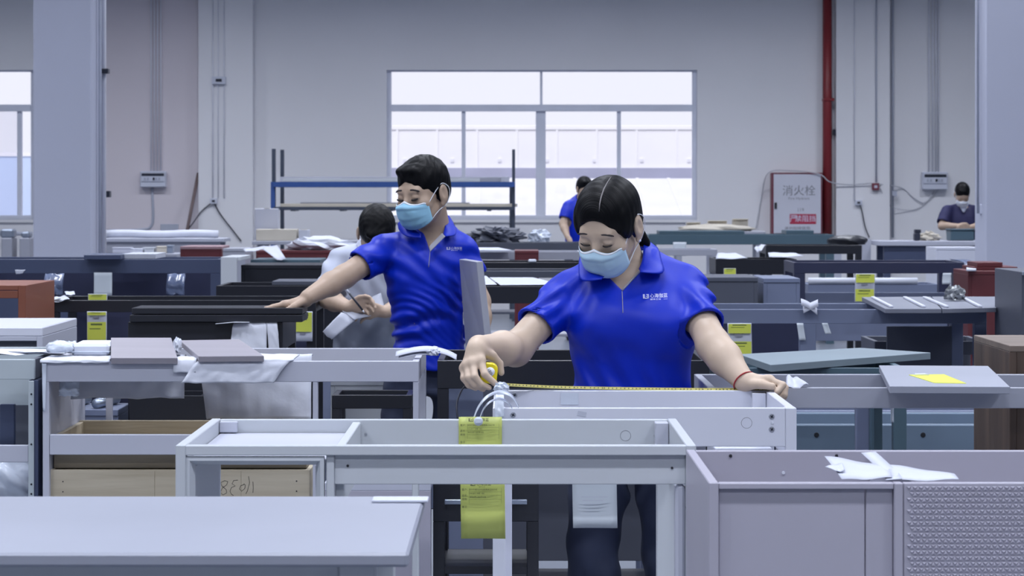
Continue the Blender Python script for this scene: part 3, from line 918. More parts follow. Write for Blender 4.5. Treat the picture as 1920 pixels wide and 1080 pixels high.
# ---- right grey cabinet with a board on it ---------------------------------
YR = 5.9
t = cabinet('mid grey cabinet right of the woman with a grey board lying on it', 1328, 2030, 727, YR, M_GREYR, .46, .053, .03, shelf=(.2,))
Rc = t
xl = PXX(1670, YR) - t.X
t.box('post', xl - .025, xl + .01, .42, .455, 0, t.Z - .053, M_BLUEGREY)
t.box('post', xl + .012, xl + .022, .40, .418, 0, t.Z - .053, M_TEAL)
t.box('post', PXX(1500, YR) - t.X - .012, PXX(1500, YR) - t.X + .004, .2, .44, 0, t.Z - .053, M_GREYR)
vs = [P(1650, 685, 6.40), P(1852, 686, 6.40), P(1893, 722, 5.87), P(1669, 721, 5.87)]
def quad_board(name, label, cat, q, th, m, group=None):
    """a board given by the four corners of its top (real 3D points)"""
    c = sum(q, Vector()) / 4
    n = (q[1] - q[0]).cross(q[3] - q[0]).normalized()
    if n.z < 0: n = -n
    top = [v - c for v in q]; bot = [v - n * th for v in top]
    vsx = top + bot
    me = py_mesh(vsx, [(3, 2, 1, 0), (4, 5, 6, 7), (0, 1, 5, 4), (1, 2, 6, 5), (2, 3, 7, 6), (3, 0, 4, 7)])
    bm = bmesh.new(); bm.from_mesh(me)
    bmesh.ops.recalc_face_normals(bm, faces=bm.faces)
    bmesh.ops.bevel(bm, geom=list(bm.edges), offset=.0012, segments=1, affect='EDGES')
    bm.to_mesh(me); bm.free()
    o = link(name, me, m, None, c)
    return tag(o, label, cat, group)
zb = t.Z + .019
def flat_q(pts, z):
    return [Vector(((px - 960) * (F * (H - z) / (py - YH)) / F, F * (H - z) / (py - YH), z)) for px, py in pts]
quad_board('cabinet_door', 'grey board with yellow label lying on the mid grey cabinet', 'board', flat_q([(1648, 685), (1853, 686), (1894, 725), (1668, 724)], zb), .018, M_TABLETOP)
quad_board('work_tag', 'yellow paper label lying flat on the grey board', 'tag', flat_q([(1704, 703), (1770, 702), (1812, 719), (1752, 718)], zb + .0006), .0005, M_YELLOW)
quad_board('paper_strip', 'white paper strip beside the yellow label on the grey board', 'paper', flat_q([(1716, 700), (1735, 700), (1742, 703.5), (1714, 703.5)], zb + .0006), .0004, M_PAPER)

# ---- middle rows --------------------------------------------------------------
K1 = cabinet('black cabinet frame between the two blue-shirted workers', 820, 1330, 676, 6.92, M_BLACK, .5, .085, .034, shelf=(.25,))
K1.box('back_panel', -K1.W + .05, K1.W - .05, .46, .475, .3, K1.Z - .12, M_CHAR)
K1.box('inner_panel', PXX(828, 7.1) - K1.X, PXX(906, 7.1) - K1.X, .16, .18, .3, K1.Z - .085, M_BLUEGREY)
TE = cabinet('dark teal cabinet frame behind the woman on the right', 1345, 1700, 690, 7.05, M_TEAL, .5, .1, .04, shelf=(.3,))
quad_board('cabinet_door', 'teal grey board lying skewed on the dark teal cabinet', 'board', flat_q([(1385, 664), (1612, 652), (1745, 661), (1445, 684)], TE.Z + .024), .022, M_TEALTOP)
BG = cabinet('blue grey cabinet frame carrying two slatted boards on the right', 1325, 1850, 580, 9.6, M_BLUEGREY, .55, .06, .05, shelf=(.25,))
BG.box('post', PXX(1500, 9.6) - BG.X, PXX(1530, 9.6) - BG.X, .0006, .05, 0, BG.Z - .06, M_BLUEGREY)
BG.box('lower_rail', -BG.W + .05, BG.W - .05, .1, .12, .62, .70, M_NAVY)
BG.box('back_panel', -BG.W + .05, -.1, .5, .515, .3, BG.Z - .08, M_NAVYDK)
BG.box('back_panel', .25, BG.W - .05, .5, .515, .3, BG.Z - .1, M_CHAR)
zq = BG.Z + .02
M_SLAT = mat('slate_grey_board', (116, 120, 134), 0.45, 0.05, 2)
quad_board('cabinet_door', 'grey board with white strips on the blue grey cabinet, left of two', 'board', flat_q([(1616, 557), (1745, 556), (1765, 579), (1660, 579)], zq), .018, M_SLAT)
quad_board('cabinet_door', 'grey board with white strips on the blue grey cabinet, right of two', 'board', flat_q([(1747, 556), (1868, 556), (1868, 577), (1767, 579)], zq), .018, M_SLAT)
for i, (a, b, n_) in enumerate(((1633, 1675, 'leftmost'), (1693, 1736, 'second from left'), (1730, 1779, 'third from left'), (1800, 1842, 'rightmost'))):
    quad_board('edge_strip', 'white wooden strip on the slatted grey boards, %s of four' % n_, 'strip', flat_q([(a, 555.5), (a + 7, 555.5), (b, 573), (b - 7, 573)], zq + .009), .008, M_WHITE, 'white strips on the boards')
o = tag(link('plastic_bag', crumple_mesh(.042, .042, .036, 11, 3, .34), M_FOIL, None, P(1790, 552, 9.95)), 'small crumpled clear plastic bag on the slatted boards', 'bag')
o.location.z = zq + .042 * .6 + .001

t = Thing('side_panel_cabinet', 'dark grey cabinet with a pale edge cut off by the right border', 'cabinet', (PXX(2010, 8.9), 8.9, 0))
za = PZ(510, 8.9); xh = PXX(2010, 8.9) - PXX(1916, 8.9)
t.box('side_panel', -xh, -xh + .02, 0, .5, 0, za, M_CHAR)
t.box('top_panel', -xh + .02, xh, 0, .5, za - .02, za, M_CHAR)
t.box('front_door', -xh + .02, xh, -.018, 0, .1, za - .02, M_BLUEGREY)
t.box('side_panel', xh - .02, xh, 0, .5, 0, za - .02, M_CHAR)
t.box('top_edge', -xh, xh, -.019, 0, za - .012, za + .002, M_STEEL)

Yw = 6.45
t = Thing('walnut_cabinet', 'brown walnut veneer box cabinet at the right edge', 'cabinet', (PXX(1893, Yw), Yw, 0))
zw = PZ(660, Yw)
t.box('side_panel', 0, .02, 0, .5, 0, zw, M_WALNUT)
t.box('top_panel', .0, .5, -.0006, .5, zw, zw + .018, M_WALNUTTOP)
t.box('front_panel', .02, .10, .0, .018, 0, zw, M_WALNUT)
t.box('front_rail', .10, .48, .0, .018, zw - .02, zw, M_WALNUT)
t.box('side_panel', .48, .5, 0, .5, 0, zw, M_WALNUT)
t.box('back_panel', .02, .48, .48, .498, 0, zw, M_WALNUT)
t.box('lower_door', .10, .48, .002, .018, 0, zw - .18, M_CHAR)

t = Thing('white_cabinet', 'glossy white cabinet box with dark opening at the left edge', 'cabinet', (0, 7.62, 0))
zc = PZ(614, 7.62); xr_ = PXX(80, 7.62); xl_ = PXX(-120, 7.62)
t.box('top_panel', xl_, xr_, 0, .6, zc - .03, zc, M_WHITE, .003)
t.box('side_panel', xr_ - .02, xr_, .0, .6, 0, zc - .03, M_GREYLT)
t.box('side_panel', xl_, xl_ + .02, .0, .6, 0, zc - .03, M_GREYLT)
t.box('back_panel', xl_ + .02, xr_ - .02, .58, .6, 0, zc - .03, M_GREYLT)
t.box('inner_panel', xl_ + .02, xr_ - .02, .02, .04, .3, zc - .03, M_CHAR)
t.box('front_rail', xl_ + .02, xr_ - .02, .0, .018, zc - .045, zc - .03, M_GREYLT)
t.box('bottom_panel', xl_ + .02, xr_ - .02, .04, .58, .1, .12, M_GREYLT)
screw(t, PXX(67, 7.64), .02, PZ(636, 7.64), .004)
put_root(t, ((xl_ + xr_) / 2, 7.62, 0))

Yo = 9.2
t = Thing('brown_cabinet', 'orange brown cabinet box with open front at the left edge', 'cabinet', (0, Yo, 0))
zo = PZ(535, Yo); xr_ = PXX(48, Yo); xl_ = PXX(-140, Yo)
t.box('side_panel', xr_ - .03, xr_, 0, .58, 0, zo, M_BROWN)
t.box('side_panel', xl_, xl_ + .03, 0, .58, 0, zo, M_BROWN)
t.box('top_panel', xl_ + .03, xr_ - .03, .002, .58, zo - .02, zo, M_BROWN)
t.box('front_rail', xl_ + .03, xr_ - .03, -.002, .02, zo - .052, zo - .022, M_BROWN)
t.box('back_panel', xl_ + .03, xr_ - .03, .56, .58, 0, zo - .3, M_BLUEGREY)
put_root(t, ((xl_ + xr_) / 2, Yo, 0))

K2 = cabinet('black cabinet under the black boards where the man rests his hand', 240, 530, 604, 8.05, M_BLACK, .5, .10, .04, shelf=(.3,))
K2.box('front_panel', -K2.W + .04, .12, .003, .02, .5, K2.Z - .10, M_BLACK)
flat_board('black_board', 'black board lying on the black cabinet, lower of two', 'board', 243, 567, 588, 8.03, .22, .025, M_BLACK, z=K2.Z + .026)
flat_board('black_board', 'black board the man rests his hand on, upper of two', 'board', 247, 567, 575, 8.04, .20, .022, M_BLACK, z=K2.Z + .05)
HANDZ = K2.Z + .05
K3 = cabinet('long black cabinet rail with yellow tags hanging below it on the left', 93, 592, 563, 10.0, M_BLACK, .45, .052, .04, shelf=(.3,))
K3.box('back_panel', -K3.W + .04, K3.W - .04, .41, .43, .3, K3.Z - .06, M_NAVYDK)
K4 = cabinet('black cabinet with a loose board behind the left worker arm', 405, 655, 536, 11.3, M_BLACK, .5, .075, .04, shelf=(.3,))
flat_board('cabinet_door', 'dark grey board lying on the black cabinet left of the writing man', 'board', 510, 600, 531, 11.35, .35, .02, M_CHAR, z=K4.Z + .021)
N1 = cabinet('long navy cabinet at far left with dark board on top', -60, 413, 486, 13.8, M_NAVY, .55, .085, .06, shelf=(.45,))
N1.box('back_panel', -N1.W + .06, N1.W - .06, .5, .52, .5, N1.Z - .09, M_NAVYDK)
N1.box('lower_rail', -N1.W + .06, N1.W - .06, .04, .06, .74, .87, M_NAVY)
flat_board('cabinet_door', 'dark blue board lying on the long navy cabinet', 'board', 157, 226, 474, 13.72, .4, .028, M_NAVY, z=N1.Z + .029)
flat_board('foam_sheet', 'pale grey sheet beside the dark blue board on the navy cabinet', 'sheet', 229, 292, 472, 13.85, .4, .03, M_FOAMG, z=N1.Z + .031)
t = Thing('side_cabinet', 'light grey side panel cabinet right of the long navy cabinet', 'cabinet', (0, 12.6, 0))
t.box('side_panel', PXX(414, 12.6), PXX(444, 12.6), 0, .02, 0, PZ(482, 12.6), M_GREY)
t.box('top_panel', PXX(414, 12.6), PXX(450, 12.6), 0.02, .5, PZ(482, 12.6) - .02, PZ(482, 12.6), M_GREY)
t.box('side_panel', PXX(414, 12.6), PXX(414, 12.6) + .02, .02, .5, 0, PZ(482, 12.6) - .02, M_GREY)
put_root(t, (PXX(430, 12.6), 12.6, 0))
cabinet('black box cabinet behind the writing man', 452, 660, 497, 12.9, M_BLACK, .5, .08, .05, solid=True)
cabinet('black cabinet with white sheets on it right of the man in blue', 880, 1105, 537, 11.4, M_BLACK, .55, .085, .05, shelf=(.3,))
K5Z = PZ(537, 11.4)
quad_board('paper_sheet', 'white sheet lying on the black cabinet, left one', 'sheet', flat_q([(885, 518), (912, 517), (932, 533), (888, 534)], K5Z + .004), .003, M_PAPER)
quad_board('paper_sheet', 'long white sheet lying on the black cabinet beside the woman sleeve', 'sheet', flat_q([(918, 520), (1000, 520), (1052, 533), (938, 534)], K5Z + .004), .003, M_PAPER)
cabinet('black cabinet in the second last row left of the woman head', 885, 1095, 492, 14.4, M_BLACK, .5, .06, .05, shelf=(.3,))
tag(link('paper_scrap', box_mesh(.05, .03, .02, M_FOAM, .006), None, None, (PXX(998, 14.41), 14.412, PZ(492, 14.4) + .0101)), 'small white scrap on the black cabinet left of the woman', 'paper scrap')
cabinet('charcoal cabinet just left of the masked woman face', 880, 1090, 508, 13.2, M_CHAR, .45, .04, .05, shelf=(.3,))
cabinet('pale topped long cabinet beyond the man in blue', 872, 1090, 472, 17.6, M_GREYR, .5, .06, .05, shelf=(.4,))
cabinet('oxblood red low cabinet seen left of the woman mask', 965, 1010, 470, 17.0, M_RED, .4, .05, .04, solid=True)
quad_board('paper_sheet', 'white sheet on the far grey cabinet right of the man shoulder', 'sheet', flat_q([(884, 464), (935, 464), (960, 469), (886, 469)], PZ(472, 17.6) + .02), .016, M_PAPER)
cabinet('charcoal long cabinet in front of the wide window', 880, 1100, 455, 21.0, M_CHAR, .5, .10, .06, shelf=(.4,))
cabinet('dark red cabinet with dusty pink top at the far left', 338, 416, 462, 18.2, M_RED, .5, .1, .05, solid=True, mtop=M_REDTOP)
cabinet('dark red cabinet with foam on top behind the writing man', 480, 650, 470, 17.0, M_RED, .5, .1, .05, solid=True)
cabinet('grey block cabinet with green cloth left of the writing man', 470, 600, 487, 15.0, M_TEAL, .5, .08, .05, solid=True)
cabinet('grey end cabinet beside the red cabinet at the far left', 418, 460, 466, 16.6, M_GREYR, .5, .1, .05, solid=True)

cabinet('dark grey box cabinet behind the woman shoulder on the right', 1316, 1421, 520, 11.8, M_CHAR, .5, .1, .05, solid=True)
cabinet('blue grey box cabinet beside the dark grey one on the right', 1431, 1500, 522, 11.9, M_BLUEGREY, .5, .1, .05, solid=True)
RC = cabinet('navy cabinet frame with a yellow tag on the right', 1489, 1808, 492, 14.5, M_NAVYDK, .55, .07, .07, shelf=(.4,), mleg=M_NAVYDK)
RC.box('lower_panel', -RC.W + .07, RC.W - .07, .2, .22, .55, .86, M_BLUEGREY)
cabinet('black cabinet frame with white sheet and small yellow tag', 1342, 1494, 486, 16.5, M_BLACK, .55, .11, .04, shelf=(.4,), mleg=M_GREYR)
cabinet('dark blue black cabinet with rounded black cover in the back row', 1436, 1616, 460, 18.5, M_BLACK, .5, .07, .05, shelf=(.5,))
RA = cabinet('long dark teal cabinet under the fire hydrant cabinet', 1216, 1564, 440, 23.0, M_TEAL, .55, .10, .08, shelf=(.4,))
flat_board('cabinet_door', 'dark teal board lying on the long teal cabinet left end', 'board', 1236, 1396, 431, 23.1, .4, .035, M_TEAL, z=RA.Z + .036)
flat_board('cabinet_door', 'dark teal board lying below the fire hydrant cabinet', 'board', 1474, 1526, 431, 23.1, .4, .04, M_TEAL, z=RA.Z + .041)
cabinet('grey row cabinet behind the woman shoulder', 1225, 1345, 468, 19.0, M_GREYR, .5, .05, .05, shelf=(.4,))
cabinet('blue grey row cabinet under the navy one', 1515, 1760, 533, 15.6, M_BLUEGREY, .4, .09, .05, shelf=(.3,))
cabinet('charcoal low cabinet with pale shelf behind the blue grey cabinet', 1640, 1850, 640, 10.3, M_CHAR, .4, .06, .04, shelf=(.3, .55))
cabinet('white low cabinet with pale top at far right by the column', 1755, 1840, 464, 20.5, M_WHITE, .5, .1, .05, solid=True)
cabinet('pale open crate frame between the right pilaster and the far bench', 1562, 1633, 449, 24.4, M_GREYLT, .5, .06, .09, shelf=(.3,))
DR = cabinet('dark red cabinet with stacked boards beside the right column', 1815, 1915, 508, 13.4, M_RED, .45, .1, .05, solid=True)
flat_board('red_board', 'dark red board on the red cabinet, lower of the stack', 'board', 1826, 1908, 503, 13.5, .35, .02, M_RED, z=DR.Z + .021)
flat_board('red_board', 'dark red board on the red cabinet, top of the stack', 'board', 1832, 1880, 497, 13.5, .3, .025, M_RED, z=DR.Z + .047)
quad_board('paper_sheet', 'white paper beside the dark red boards', 'paper', flat_q([(1812, 493), (1832, 493), (1830, 505), (1812, 505)], DR.Z + .012), .01, M_PAPER)

# far bench on the right with the worker behind it
t = Thing('work_bench', 'long far workbench with white top in front of the far worker', 'bench', (PXX(1752, 24), 24.0, 0))
zb2 = PZ(452, 24.0); bh = PXX(1752, 24) - PXX(1650, 24)
t.box('bench_top', -bh, bh, 0, .6, zb2 - .05, zb2, M_GREYLT, .004)
t.box('drawer_apron', -bh + .05, bh - .05, .04, .06, zb2 - .2, zb2 - .05, M_NAVY)
for xx in (-bh + .05, bh - .12):
    for yy in (.05, .48):
        t.box('leg', xx, xx + .07, yy, yy + .07, 0, zb2 - .05, M_NAVY)
t = Thing('storage_box', 'teal plastic box on the far bench in front of the far worker', 'box', (PXX(1803, 24.2), 24.15, zb2))
bw = 22 * 24.2 / F
t.box('body', -bw, bw, 0, .25, 0, .11, M_TEAL, .01)
t.box('rim', -bw - .01, bw + .01, -.01, .26, .11, .125, M_TEAL, .004)
tag(link('rag_heap', crumple_mesh(.11, .08, .055, 21, 3), M_CARD, None, (PXX(1742, 24.3), 24.3, zb2 + .034)), 'heap of grey rags on the far bench', 'rags')
t = Thing('bench_vise', 'small dark vise standing on the far bench', 'vise', (PXX(1719, 24.2), 24.2, zb2))
t.box('body', -.03, .03, -.05, .05, 0, .08, M_DARK, .008)
t.box('jaw', -.025, .04, -.04, .04, .08, .12, M_DARK, .006)

# window-side bench on the left, with a rolled sheet
t = Thing('work_bench', 'long pale bench under the pinkish wall strip', 'bench', (PXX(305, 25), 25.0, 0))
zb3 = PZ(447, 25); bh = PXX(305, 25) - PXX(190, 25)
t.box('bench_top', -bh, bh, 0, .6, zb3 - .04, zb3, M_GREYLT, .004)
t.box('apron', -bh + .05, bh - .05, .03, .05, zb3 - .16, zb3 - .04, M_GREYR)
for xx in (-bh + .05, bh - .12):
    t.box('leg', xx, xx + .07, .05, .12, 0, zb3 - .04, M_GREYR)
    t.box('leg', xx, xx + .07, .48, .55, 0, zb3 - .04, M_GREYR)
tag(link('foam_roll', tube_mesh([Vector((PXX(198 + k * 21, 25.2), 25.25, zb3 + .045 + .006 * math.sin(k))) for k in range(11)], .042, 12), M_FOAM), 'long white foam roll on the bench at the left', 'roll')
for i, (px, s_, n_) in enumerate(((345, 19.5, 'grey tool case'), (300, 19.8, 'pale wrapped parcel'), (250, 19.6, 'flat white parcel'))):
    pass
cabinet('grey row cabinet of hardware boxes left of the red cabinet', 200, 332, 476, 19.6, M_GREYR, .5, .08, .06, solid=True)
zg = PZ(476, 19.6)
for i, (px, wd_, hh_, m_, n_) in enumerate(((278, .10, .05, M_GREY, 'grey'), (303, .09, .06, M_CARD, 'kraft'), (318, .05, .07, M_STEEL, 'steel'), (258, .12, .04, M_FOAM, 'white'), (228, .16, .05, M_GREYLT, 'long pale'))):
    t = Thing('hardware_box', 'small %s hardware box on the grey cabinet at the far left' % n_, 'box', (PXX(px, 19.8), 19.8, zg))
    t.box('body', -wd_ / 2, wd_ / 2, 0, .12, 0, hh_ * .8, m_, .004)
    t.box('lid', -wd_ / 2 - .003, wd_ / 2 + .003, -.003, .123, hh_ * .8, hh_, m_, .003)
for i, (px, wd_, hh_, d_) in enumerate(((12, .16, .1, 'left'), (46, .1, .07, 'right'))):
    t = Thing('machine_part', 'grey machine part below the left window, %s of two' % d_, 'machine part', (PXX(px, 26.5), 26.5, 0))
    t.box('stand', -.06, .06, 0, .3, 0, PZ(446, 26.5), M_GREYR, .01)
    t.box('head', -wd_ / 2, wd_ / 2, .03, .2, PZ(446, 26.5), PZ(446, 26.5) + hh_, M_STEEL, .02)
t = Thing('pipe_rail', 'grey pipe rail with valve under the left window', 'rail', (PXX(15, 28.7), 28.7, PZ(438, 28.7)))
t.mesh('pipe', tube_mesh([(-.7, 0, 0), (.3, 0, 0), (.3, 0, -.35)], .025), M_CONDUIT)
t.mesh('valve', crumple_mesh(.05, .05, .05, 4, 2, .1, 1), M_STEEL, None, (-.15, -.03, .01))

# ---- rack in front of the window ----------------------------------------------
RYK = 27.2
t = Thing('storage_rack', 'blue beam storage rack with long stock standing before the window', 'rack', (PXX(740, RYK), RYK, 0))
rx = t.o.location.x
for px in (513, 521):
    t.box('upright', PXX(px, RYK) - rx - .022, PXX(px, RYK) - rx + .022, 0 if px == 513 else .5, .045 if px == 513 else .545, 0, PZ(279, RYK), M_RACKDK)
t.box('upright', PXX(963, RYK) - rx - .018, PXX(963, RYK) - rx + .018, 0, .045, 0, PZ(280, RYK), M_RACKDK)
t.box('upright', PXX(958, RYK) - rx - .018, PXX(958, RYK) - rx + .018, .5, .545, 0, PZ(345, RYK), M_RACKDK)
t.box('upright_front', PXX(511, RYK) - rx - .02, PXX(511, RYK) - rx + .03, -.02, 0, 0, PZ(341, RYK), M_RACK)
for (pa, pb) in ((341, 351), (388, 394)):
    t.box('beam', PXX(513, RYK) - rx, PXX(965, RYK) - rx, -.045, -.021, PZ(pb, RYK), PZ(pa, RYK), M_RACK if pa == 341 else M_RACKDK)
    t.box('beam', PXX(513, RYK) - rx, PXX(965, RYK) - rx, .55, .575, PZ(pb, RYK), PZ(pa, RYK), M_RACK if pa == 341 else M_RACKDK)
for (pa) in (341, 388):
    for k in range(5):
        x = PXX(545 + k * 92, RYK) - rx
        t.box('cross_bar', x, x + .05, -.02, .55, PZ(pa, RYK) - .05, PZ(pa, RYK) - .003, M_RACKDK)
rnd = random.Random(5)
for i, (a, b, lvl, yy, m_, d_) in enumerate(((530, 900, 341, .02, M_GREY, 'front edge of upper shelf'), (640, 940, 341, .14, M_GREYR, 'middle of upper shelf'), (520, 955, 341, .30, M_GREYLT, 'back of upper shelf'),
                                          (525, 970, 388, .03, M_CARD, 'front edge of lower shelf'), (560, 880, 388, .2, M_GREYR, 'middle of lower shelf'))):
    x0, x1 = PXX(a, RYK), PXX(b, RYK)
    tag(link('long_profile', box_mesh(x1 - x0, .09, .04 + .012 * (i % 3), m_, .003), None, None, ((x0 + x1) / 2, RYK + yy + .045, PZ(lvl, RYK) + (.04 + .012 * (i % 3)) / 2)), 'long pale stock board lying on the %s of the rack' % d_, 'board')
def carton(label, px0, px1, yt, yb, Y, m, depth=.3, z0=None):
    z0 = PZ(yb, Y) if z0 is None else z0
    t = Thing('carton', label, 'carton', (PXX((px0 + px1) / 2, Y), Y, z0))
    hw_ = (px1 - px0) / 2 * Y / F; hz = PZ(yt, Y) - z0
    t.box('body', -hw_, hw_, 0, depth, 0, hz, m, .004)
    t.box('flap_tape', -.03, .03, -.001, depth + .001, hz, hz + .002, M_CARD, 0)
    return t
t = Thing('work_bench', 'low bench carrying cartons beneath the rack', 'bench', (PXX(640, 24.4), 24.4, 0))
zcb = PZ(452, 24.4)
t.box('bench_top', -.95, .95, 0, .6, zcb - .04, zcb, M_GREYR, .004)
for xx in (-.9, .83):
    for yy in (.03, .5):
        t.box('leg', xx, xx + .07, yy, yy + .07, 0, zcb - .04, M_GREYR)
carton('kraft carton lying on the low bench beneath the rack', 480, 556, 430, 452, 24.5, M_CARD, .3, zcb)
carton('small cream carton at the right end of the low bench', 560, 578, 431, 452, 24.5, M_FOAMG, .2, zcb)
t = carton('tall pale panel carton standing behind the kraft carton', 478, 522, 391, 452, 24.85, M_GREYLT, .1, zcb)
tag(link('foam_heap', crumple_mesh(.24, .14, .06, 31, 3, .3), M_FOAM, None, (PXX(588, 16.6), 17.2, PZ(470, 17.0) + .038)), 'white foam heap on the red cabinet behind the writing man', 'foam')
tag(link('scrap_heap', crumple_mesh(.22, .16, .08, 37, 4, .45), M_CHAR, None, (PXX(930, 21.2), 21.2, PZ(455, 21.0) + .05)), 'heap of grey cable scrap before the window', 'scrap heap')
tag(link('plastic_bag', crumple_mesh(.09, .07, .07, 41, 3, .4), M_PLASTIC, None, (PXX(1012, 21.2), 21.2, PZ(455, 21.0) + .044)), 'white plastic bag before the window left of the woman', 'bag')
tag(link('foam_sheet', crumple_mesh(.42, .18, .05, 43, 3, .2), M_CARD, None, (PXX(1345, 26), 26.2, PZ(434, 26.0) + .03)), 'pale cardboard scraps below the window right end', 'scraps')
t = Thing('work_bench', 'grey bench with cardboard scraps below the window right end', 'bench', (PXX(1345, 26), 26.0, 0))
zk = PZ(434, 26)
t.box('bench_top', -.5, .55, 0, .5, zk - .04, zk, M_GREYR, .004)
for xx in (-.46, .45):
    for yy in (.02, .43):
        t.box('leg', xx, xx + .06, yy, yy + .06, 0, zk - .04, M_GREYR)
for i, (px, yw) in enumerate(((1300, .16), (1345, .22), (1388, .18))):
    t = Thing('carton', 'pale carton on the window bench, %s of three' % ('left', 'middle', 'right')[i], 'carton', (PXX(px, 26.4), 26.38, zk))
    t.box('body', -yw / 2, yw / 2, 0, .1, 0, .10 + .02 * i, M_CARD, .01)
    t.box('flap', -yw / 2, yw / 2, -.03, 0, .09 + .02 * i, .10 + .02 * i, M_CARD, .002)

# ---- conveyor line low on the right ------------------------------------------------
def conveyor(label, px0, px1, yt, Y, depth, m=M_CONV):
    x0, x1 = PXX(px0, Y), PXX(px1, Y); z = PZ(yt, Y)
    t = Thing('roller_conveyor', label, 'conveyor', ((x0 + x1) / 2, Y, 0))
    hw_ = (x1 - x0) / 2
    t.box('side_rail', -hw_, hw_, 0, .03, z - .09, z, m, .004)
    t.box('side_rail', -hw_, hw_, depth - .03, depth, z - .09, z, m, .004)
    n = int(2 * hw_ / .12)
    rm = tube_mesh([(0, .03, 0), (0, depth - .03, 0)], .024, 10)
    rm.materials.append(M_BLUEGREY)
    for k in range(n):
        xk = -hw_ + .06 + k * .12
        t.mesh('roller', rm, None, None, (xk, 0, z - .062))
        if k % 3 == 0:
            screw(t, xk + .05, 0, z - .035, .009)
    for xx in (-hw_ + .1, hw_ - .16):
        t.box('leg', xx, xx + .06, .0, .03, 0, z - .09, m)
        t.box('leg', xx, xx + .06, depth - .03, depth, 0, z - .09, m)
    return t
conveyor('blue steel roller conveyor seen under the mid grey cabinet', 1470, 1940, 796, 7.75, .45)
conveyor('grey roller conveyor behind under the blue grey cabinet', 1480, 1930, 770, 8.6, .4, M_BLUEGREY)
conveyor('steel roller conveyor under the black cabinet in the middle', 800, 1290, 905, 7.72, .3, M_BLUEGREY)
# dark low cabinet between the foreground cabinet legs
LK = cabinet('low black cabinet seen between the legs of the foreground cabinet', 812, 1010, 905, 5.9, M_BLACK, .3, .1, .03, shelf=(.5,))
LK.box('front_panel', -LK.W + .03, LK.W - .03, .004, .02, LK.Z - .04, LK.Z - .012, M_NAVYDK)
LK.box('pale_shelf', -LK.W + .03, LK.W - .03, -.012, .2, PZ(945, 5.9), PZ(936, 5.9), M_STEEL)
t = Thing('low_table', 'low white table seen under the foreground cabinet', 'table', (PXX(700, 5.6), 5.6, 0))
t.box('top', -.12, .14, 0, .35, PZ(905, 5.6) - .02, PZ(905, 5.6), M_GREYLT)
t.box('front_panel', -.12, .14, .0, .018, PZ(905, 5.6) - .25, PZ(905, 5.6) - .02, M_GREYLAV)
for xx in (-.11, .10):
    t.box('leg', xx, xx + .03, .3, .33, 0, PZ(905, 5.6) - .02, M_GREYLT)
t = Thing('white_carton', 'flat white box standing under the white cabinet', 'box', (PXX(1392, 5.5), 5.48, .378))
t.box('body', -.065, .065, 0, .25, 0, PZ(838, 5.5) - .378 - .01, M_WHITE)
t.box('top', -.068, .068, -.003, .253, PZ(838, 5.5) - .378 - .01, PZ(838, 5.5) - .378, M_WHITE)
# ------------------------------------------------------------------ sheets, foam, paper, tags
def drape(name, label, cat, path, x0, x1, th, m, nu=24, sub=5, amp=.004, seed=0, skew=None, taper=0.0):
    """sheet swept along x over a (y,z) path"""
    pts = smooth_path([Vector((0, a, b)) for a, b in path], sub)
    n = len(pts) - 1
    cx, c0 = (x0 + x1) / 2, pts[0]
    base = Vector((cx, pts[n // 2].y, min(p.z for p in pts)))
    def fn(u, v):
        p = pts[int(round(v * n))]
        w_ = (x1 - x0) * (1 - taper * v)
        x = cx + (u - .5) * w_ + (skew(u, v) if skew else 0)
        a = amp * min(1, abs(v - .3) * 3)
        return Vector((x, p.y - abs(a * nz(u * 9, v * 4, seed)), p.z + .4 * amp * nz(u * 7, v * 2, seed + 2))) - base
    o = link(name, grid_mesh(fn, nu, n, -th), m, None, base)
    return tag(o, label, cat)

zt = ZA
# foam draped over the front rail of the left cabinet
drape('foam_sheet', 'white foam sheet over the left end of the light grey cabinet rim', 'foam sheet',
      [(YL + .16, zt + .006), (YL + .02, zt + .007), (YL - .004, zt + .004), (YL - .008, zt - .004)], PXX(76, YL), PXX(206, YL), .004, M_FOAM, seed=1, amp=.003)
drape('foam_sheet', 'white foam towel hanging over the middle of the light grey cabinet rim', 'foam sheet',
      [(YL + .2, zt + .008), (YL + .02, zt + .008), (YL - .006, zt - .002), (YL - .012, zt - .03), (YL - .014, zt - .064)], PXX(378, YL), PXX(550, YL), .004, M_FOAM, seed=2, amp=.004,
      skew=lambda u, v: -.09 * max(0, v - .35) * (1 if u > 0 else 1))
drape('foam_sheet', 'small white foam flap over the rim between the two grey boards', 'foam sheet',
      [(YL + .1, zt + .008), (YL + .01, zt + .008), (YL - .008, zt - .004), (YL - .012, zt - .033)], PXX(326, YL), PXX(368, YL), .004, M_FOAM, 8, seed=3, amp=.002)
drape('foam_sheet', 'white foam sheet hanging inside the light grey cabinet on the left', 'foam sheet',
      [(YL + .21, zt + .006), (YL + .18, zt + .004), (YL + .17, zt - .03), (YL + .165, zt - .08), (YL + .16, zt - .125)], PXX(134, YL + .17), PXX(346, YL + .17), .004, M_FOAM, seed=4, amp=.008)
drape('foam_sheet', 'large white foam sheet hanging inside the light grey cabinet centre', 'foam sheet',
      [(YL + .3, zt + .0), (YL + .26, zt - .002), (YL + .25, zt - .06), (YL + .24, zt - .12), (YL + .23, zt - .195)], PXX(362, YL + .25), PXX(584, YL + .25), .004, M_FOAM, seed=5, amp=.006,
      skew=lambda u, v: .045 * v * (1 - u))
drape('plastic_film', 'clear plastic film hanging down at the left post of the light grey cabinet', 'film',
      [(YL + .06, zt - .065), (YL + .05, zt - .09), (YL + .06, zt - .11)], PXX(112, YL + .06), PXX(150, YL + .06), .001, M_PLASTIC, 8, seed=8, amp=.014)
